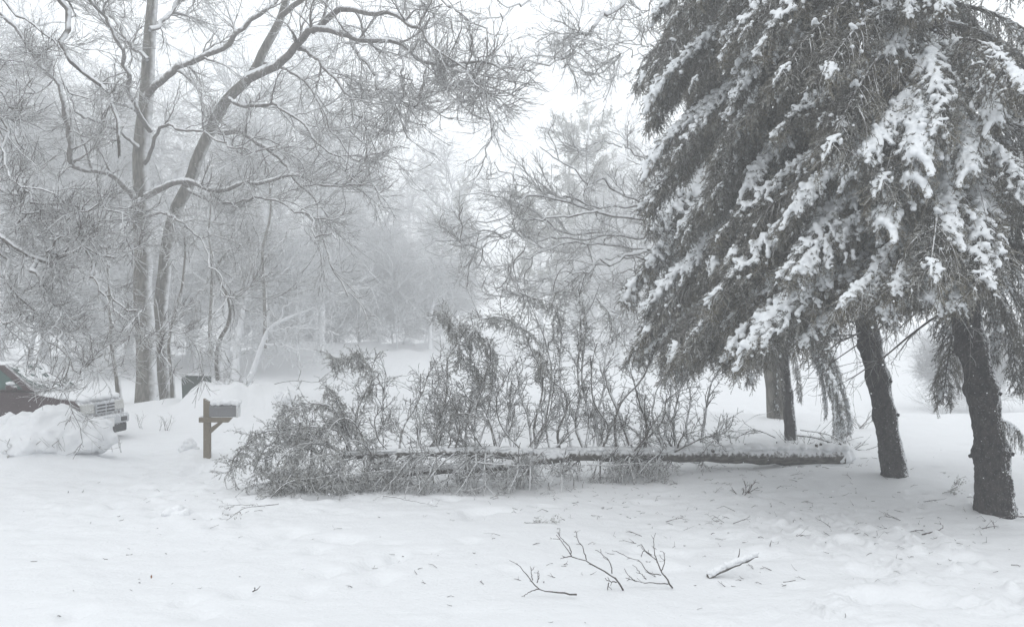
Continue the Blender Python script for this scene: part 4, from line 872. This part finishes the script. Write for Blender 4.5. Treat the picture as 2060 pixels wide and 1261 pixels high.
for i, (dx, dz, sc) in enumerate([(-.86, .42, .2), (-.95, .25, .26), (.75, .15, .3)]):
    g = Geo(); rq = np.random.default_rng(i); n = 20; blobs(g, bc+np.array([dx, 0, dz])+rq.normal(size=(n, 3))*sc*.35, rq.uniform(.3, .6, n)*sc, .9); sm = remeshed(g, 'snow_lump', M_SNOW, .03, 3); rebase(sm, bush.location); link('snow_lump', sm, bush)
g = Geo(); rq = np.random.default_rng(9); st = np.array([[bc+np.array([x, -.75+.1*rq.normal(), .02]), bc+np.array([x+rq.normal()*.05, -.82, .12]), bc+np.array([x+rq.normal()*.1, -.85, .2+.08*rq.random()])] for x in rq.uniform(-.5, .6, 14)])
tube(g, st, np.full((14, 3), .005), 4); part(g, 'stems', [M_TWIG], bush)
heap('snow_lump', 'rounded clump of snow left of the mailbox post', 'snow lump', 379, 902, 19.0, .19, .26, 6, 30, .018, lump=.35)
heap('snow_lump', 'snow-capped stump behind the mailbox', 'snow lump', 570, 800, 25.5, .26, .28, 7, 30, .02, lump=.3)
heap('snow_lump', 'low mound of snow at the tip of the fallen tree', 'snow lump', 358, 1047, 12.9, .2, .09, 8, 20, .015, lump=.4)
heap('snow_lump', 'distant snow-topped block on the far bank', 'snow lump', 822, 702, 58, .4, .45, 10, 20, .05, lump=.35)
# little evergreen sprig at the left edge
root = thing('evergreen_shrub', 'small frosted evergreen shrub at the left edge below the buried bush', 'shrub', tuple(W(14, 925, 17.4)))
rq = np.random.default_rng(3); p0 = W(14, 925, 17.4); P = []
for i in range(12):
    d = nrm(np.array([rq.normal()*.6, rq.normal()*.6, 1.])); q = [p0+0*d]
    for s_ in range(6): d = nrm(d+rq.normal(size=3)*.2); q.append(q[-1]+d*.06)
    P.append(q)
P = np.array(P); g = Geo(); tube(g, P, np.full(P.shape[:2], .006), 4); A, S = spawn(rq, P, np.full(P.shape[:2], .005), 5, .2, 1, (.5, 1.2), (.06, .14), 4, .1, -.1, .6, .003); leaves(g, rq, A, 16, (.02, .04), (.008, .014), .8, .6, 1); part(g, 'foliage', [M_FALL, M_NEEDLE], root)
g = Geo(); q = P[:, 3:].reshape(-1, 3); blobs(g, q+[0, 0, .02], rq.uniform(.02, .04, len(q)), .7); sm = remeshed(g, 'snow_load', M_SNOW, .012, 1); rebase(sm, root.location); link('snow_load', sm, root)

# ------------------------------------------------------------------ car
M_PAINT = plain('maroon_paint', (.06, .045, .05), .35, .0, nsc=9, var=.25)
def _carsnow():
    m, t, b = mat_new('snow_spattered_maroon_paint', .45)
    n = noise(t, 5, 4); n2 = noise(t, 38, 4)
    c = mixc(t, n, (.034, .019, .021), (.055, .032, .034)); c = mixc(t, rng_(t, n2, .62, .72, 0, .5), c, (.6, .6, .62)); c = mixc(t, snow_fac(t, 1.0, wind=(.95, 0, .6), nsc=12, namp=.4), c, (.72, .74, .76))
    t.links.new(c, b.inputs['Base Color']); return m
M_CAR = _carsnow()
M_GLASS = plain('side_glass', (.03, .07, .06), .15, 0, nsc=7, var=.5, snow=1.25)
M_CHROME = plain('grille_chrome', (.45, .46, .48), .35, .4, nsc=20, snow=.9)
M_LAMP = plain('headlight_lens', (.42, .42, .40), .25, 0, nsc=12, snow=.95)
M_ORANGE = plain('orange_marker', (.75, .22, .12), .4)
M_BLACK = plain('black_trim', (.03, .03, .032), .7, snow=1.0)
M_TYRE = plain('tyre_rubber', (.02, .02, .02), .9)
M_PLATE = plain('frosted_plate', (.68, .68, .68), .6, var=.08)
car = link('parked_car', None); tag(car, 'dark maroon sport utility car with snowy hood, cut off at the left edge', 'car')
car.location = ((165-1030)/FPX*20.6, 20.6, -.30); car.rotation_euler = (0, 0, rad(-5))
# car space: x forward (nose at 0), y to the far side (near flank at 0), z up from the road
WD = 1.86
def prism(prof, y0, y1, name, mat, parent=car, bev=.0, flip=False):
    g = Geo(); N = len(prof); V = [(x, y0, z) for x, z in prof]+[(x, y1, z) for x, z in prof]
    g.add(V, [[i, (i+1) % N, N+(i+1) % N, N+i] for i in range(N)], 0, False); g.add(V, [list(range(N))[::-1]], 0, False); g.add(V, [list(range(N, 2*N))], 0, False)
    o = g.obj(name, [mat], parent)
    if bev: bevel(o, bev, 3)
    return o
def archpts(cx, r_, z0, n=12): return [(cx+r_*cos(a), z0+r_*sin(a)) for a in np.linspace(0, pi, n)]
prof = [(-.02, .52), (.0, .62), (-.02, .86), (-.05, 1.08), (-.16, 1.17), (-.55, 1.235), (-1.0, 1.31), (-1.2, 1.36), (-4.6, 1.40), (-4.72, 1.2), (-4.74, .6), (-4.6, .42)]
low = [(x, z) for x, z in archpts(-3.85, .42, .42)[::-1]]+[(x, z) for x, z in archpts(-.98, .42, .42)[::-1]]
prism(prof+low+[(-.3, .42)], 0, WD, 'body', M_CAR, bev=.05)
# cabin
g = Geo(); zb, zt = 1.37, 1.92; b0, b1, t0, t1 = -1.05, -4.62, -1.85, -4.35; i0, i1 = .05, .24
V = [(b0, i0, zb), (b1, i0, zb), (b1, WD-i0, zb), (b0, WD-i0, zb), (t0, i1, zt), (t1, i1, zt), (t1, WD-i1, zt), (t0, WD-i1, zt)]
g.add(V, [[0, 4, 5, 1][::-1], [1, 5, 6, 2][::-1], [2, 6, 7, 3][::-1], [3, 7, 4, 0][::-1], [4, 7, 6, 5][::-1], [0, 1, 2, 3][::-1]], 0, False)
bevel(g.obj('cabin', [M_CAR], car), .04, 3)
def onside(x, u, off=-.012):                                       # u 0..1 up the near side of the cabin
    return (x, i0+(i1-i0)*u+off, zb+(zt-zb)*u)
def sidepane(xa, xb, xc, xd, name='side_window'):
    g = Geo(); v = [onside(xa, .10), onside(xb, .10), onside(xc, .86), onside(xd, .86)]; v2 = [(a, b-.006, c) for a, b, c in v]; g.add(v+v2, [[0, 1, 2, 3], [7, 6, 5, 4], [0, 4, 5, 1], [1, 5, 6, 2], [2, 6, 7, 3], [3, 7, 4, 0]], 0, False); g.obj(name, [M_GLASS], car)
sidepane(-1.32, -2.6, -2.6, -1.93); sidepane(-2.70, -3.62, -3.62, -2.82); sidepane(-3.72, -4.42, -4.3, -3.72)
g = Geo(); v = [(b0-.07, .16, zb+.05), (b0-.07, WD-.16, zb+.05), (t0+.08, WD-.32, zt-.06), (t0+.08, .32, zt-.06)]; v = [(a+.02, b, c+.02) for a, b, c in v]; g.add(v, [[0, 1, 2, 3]], 0, False); g.obj('windscreen', [M_GLASS], car)
for y_, s_ in ((-.16, 1), (WD+.16, -1)):
    g = Geo(); blobs(g, np.array([[-1.46, y_, 1.47], [-1.44, y_+.05*s_, 1.47]]), np.array([.11, .10]), .75); g.obj('door_mirror', [M_CAR], car)
    g = Geo(); blobs(g, np.array([[-1.46, y_, 1.56]]), np.array([.10]), .45); m_ = g.obj('mirror_snow', [M_SNOW], car)
for xh in (-2.75, -3.65): 
    g = Geo(); box(g, (xh, -.02, 1.22), (.18, .03, .035)); bevel(g.obj('door_handle', [M_BLACK], car), .008)
g = Geo(); box(g, (-2.4, -.008, .8), (2.2, .03, .10)); bevel(g.obj('side_moulding', [M_BLACK], car), .01)
for xc_ in (-.98, -3.85):
    for y_ in (.12, WD-.12):
        wr = link('wheel', None, car); wr.location = (xc_, y_, .37)
        a = np.linspace(0, 2*pi, 29)[:-1]; g = Geo(); prof_ = [(.24, -.10), (.34, -.11), (.37, -.06), (.37, .06), (.34, .11), (.24, .10)]
        V = np.array([[r_*cos(q), y2, r_*sin(q)] for r_, y2 in prof_ for q in a]); n = 28; F = [[i*n+j, i*n+(j+1) % n, (i+1)*n+(j+1) % n, (i+1)*n+j] for i in range(5) for j in range(n)]; g.add(V, F, 0, True); g.obj('tyre', [M_TYRE], wr)
        g = Geo(); V = np.array([[r_*cos(q), y2, r_*sin(q)] for r_, y2 in [(.24, -.09), (.2, -.05), (.07, -.08), (.0, -.09)] for q in a]); F = [[i*n+j, i*n+(j+1) % n, (i+1)*n+(j+1) % n, (i+1)*n+j] for i in range(3) for j in range(n)]; g.add(V, F, 0, True); g.obj('rim', [M_CHROME], wr)
# front end (slightly proud of the nose)
def hexa(name, P8, mat, bev=.01, parent=car):
    g = Geo(); g.add(P8, [[0, 1, 2, 3], [7, 6, 5, 4], [0, 4, 5, 1], [1, 5, 6, 2], [2, 6, 7, 3], [3, 7, 4, 0]], 0, False); o = g.obj(name, [mat], parent)
    if bev: bevel(o, bev)
    return o
for sgn, yb in ((1, 0), (-1, WD)):
    f_ = lambda y: yb+sgn*y
    hl = hexa('headlight', [(-.33, f_(-.014), .93), (.01, f_(.02), .90), (-.02, f_(.02), 1.10), (-.40, f_(-.014), 1.13), (-.30, f_(.1), .93), (.022, f_(.50), .90), (-.02, f_(.50), 1.10), (-.36, f_(.1), 1.13)], M_LAMP, .012)
    hexa('marker', [(-.37, f_(-.022), .93), (-.31, f_(-.022), .925), (-.36, f_(-.022), 1.13), (-.44, f_(-.022), 1.14), (-.37, f_(.05), .93), (-.31, f_(.05), .925), (-.36, f_(.05), 1.13), (-.44, f_(.05), 1.14)], M_ORANGE, .005, hl)
gr = link('grille', None, car)
g = Geo(); box(g, (.012, WD/2, .99), (.05, .80, .26)); bevel(g.obj('grille_frame', [M_CHROME], gr), .02)
for z_ in (.90, .97, 1.04):
    for y_ in (WD/2-.2, WD/2+.2):
        g = Geo(); box(g, (.037, y_, z_+.01), (.02, .34, .035)); g.obj('slot', [M_BLACK], gr)
g = Geo(); box(g, (.03, WD/2, .70), (.18, WD+.02, .20)); bevel(g.obj('bumper', [M_CHROME], car), .05, 4)
g = Geo(); box(g, (.0, WD/2, .50), (.14, WD-.04, .20)); bevel(g.obj('lower_bumper', [M_BLACK], car), .04, 3)
for y_ in (.28, WD-.28):
    g = Geo(); box(g, (.125, y_, .69), (.02, .26, .10)); bevel(g.obj('fog_lamp', [M_BLACK], car), .01)
g = Geo(); box(g, (.135, WD/2, .66), (.02, .34, .19)); bevel(g.obj('licence_plate', [M_PLATE], car), .005)
# snow lying on the car
g = Geo(); n = 420; xx = rb.uniform(-1.05, -.12, n); yy = rb.uniform(.10, WD-.1, n); blobs(g, np.stack([xx, yy, 1.19+.11*np.clip(-xx, 0, 1)-.02+.0*yy], 1), rb.uniform(.07, .12, n), .75); me = remeshed(g, 'hood_snow', M_SNOW, .03, 4, .03, .3); link('hood_snow', me, car)
g = Geo(); n = 500; xx = rb.uniform(-4.35, -1.9, n); yy = rb.uniform(.32, WD-.32, n); blobs(g, np.stack([xx, yy, 1.90+0*xx], 1), rb.uniform(.05, .10, n), .8); me = remeshed(g, 'roof_snow', M_SNOW, .035, 4, .03, .3); link('roof_snow', me, car)
g = Geo(); n = 260; u = rb.random(n); yy = .34+rb.random(n)*(WD-.6); blobs(g, np.stack([b0-.03+(t0-b0)*u, yy, zb+.03+(zt-zb)*u], 1), rb.uniform(.04, .07, n), .8); me = remeshed(g, 'windscreen_snow', M_SNOW, .03, 4, .02, .3); link('windscreen_snow', me, car)
g = Geo(); n = 120; blobs(g, np.stack([rb.uniform(-.0, .11, n), rb.uniform(.05, WD-.05, n), .80+0*rb.random(n)], 1), rb.uniform(.02, .045, n), .7); me = remeshed(g, 'bumper_snow', M_SNOW, .02, 2); link('bumper_snow', me, car)

# ------------------------------------------------------------------ falling snow and the white air
g = Geo(); rf = np.random.default_rng(66); n = 2600; Yf = rf.uniform(3.5, 24, n); xf = rf.uniform(-.56, .56, n)*Yf; zf = CAMH+rf.uniform(-.33, .36, n)*Yf
ok = zf > .05; blobs(g, np.stack([xf, Yf, zf], 1)[ok], (rf.uniform(.0016, .0038, n)*(1+.7*(rf.random(n) > .93)))[ok], .8)
o = g.obj('falling_snow', [M_SNOW], kind='stuff'); tag(o, 'loose snowflakes blowing through the air', 'snowflakes')
hb = Geo(); box(hb, (0, 130, 12.5), (640, 360, 31)); hz = hb.obj('haze', [], kind='stuff'); tag(hz, 'thick white blowing snow that swallows the far trees', 'haze')
m = bpy.data.materials.new('blowing_snow_air'); m.use_nodes = True; t = m.node_tree; t.nodes.clear(); pv = t.nodes.new('ShaderNodeVolumePrincipled'); mo = t.nodes.new('ShaderNodeOutputMaterial')
pv.inputs['Color'].default_value = (.99, .995, 1., 1); pv.inputs['Density'].default_value = .0064; pv.inputs['Anisotropy'].default_value = 0.
t.links.new(pv.outputs[0], mo.inputs['Volume']); hz.data.materials.append(m)
print('boughs', NB[0], 'tris', sum(sum(len(p.vertices)-2 for p in me.polygons) if len(me.polygons) < 50 else len(me.loops)-2*len(me.polygons) for me in bpy.data.meshes))
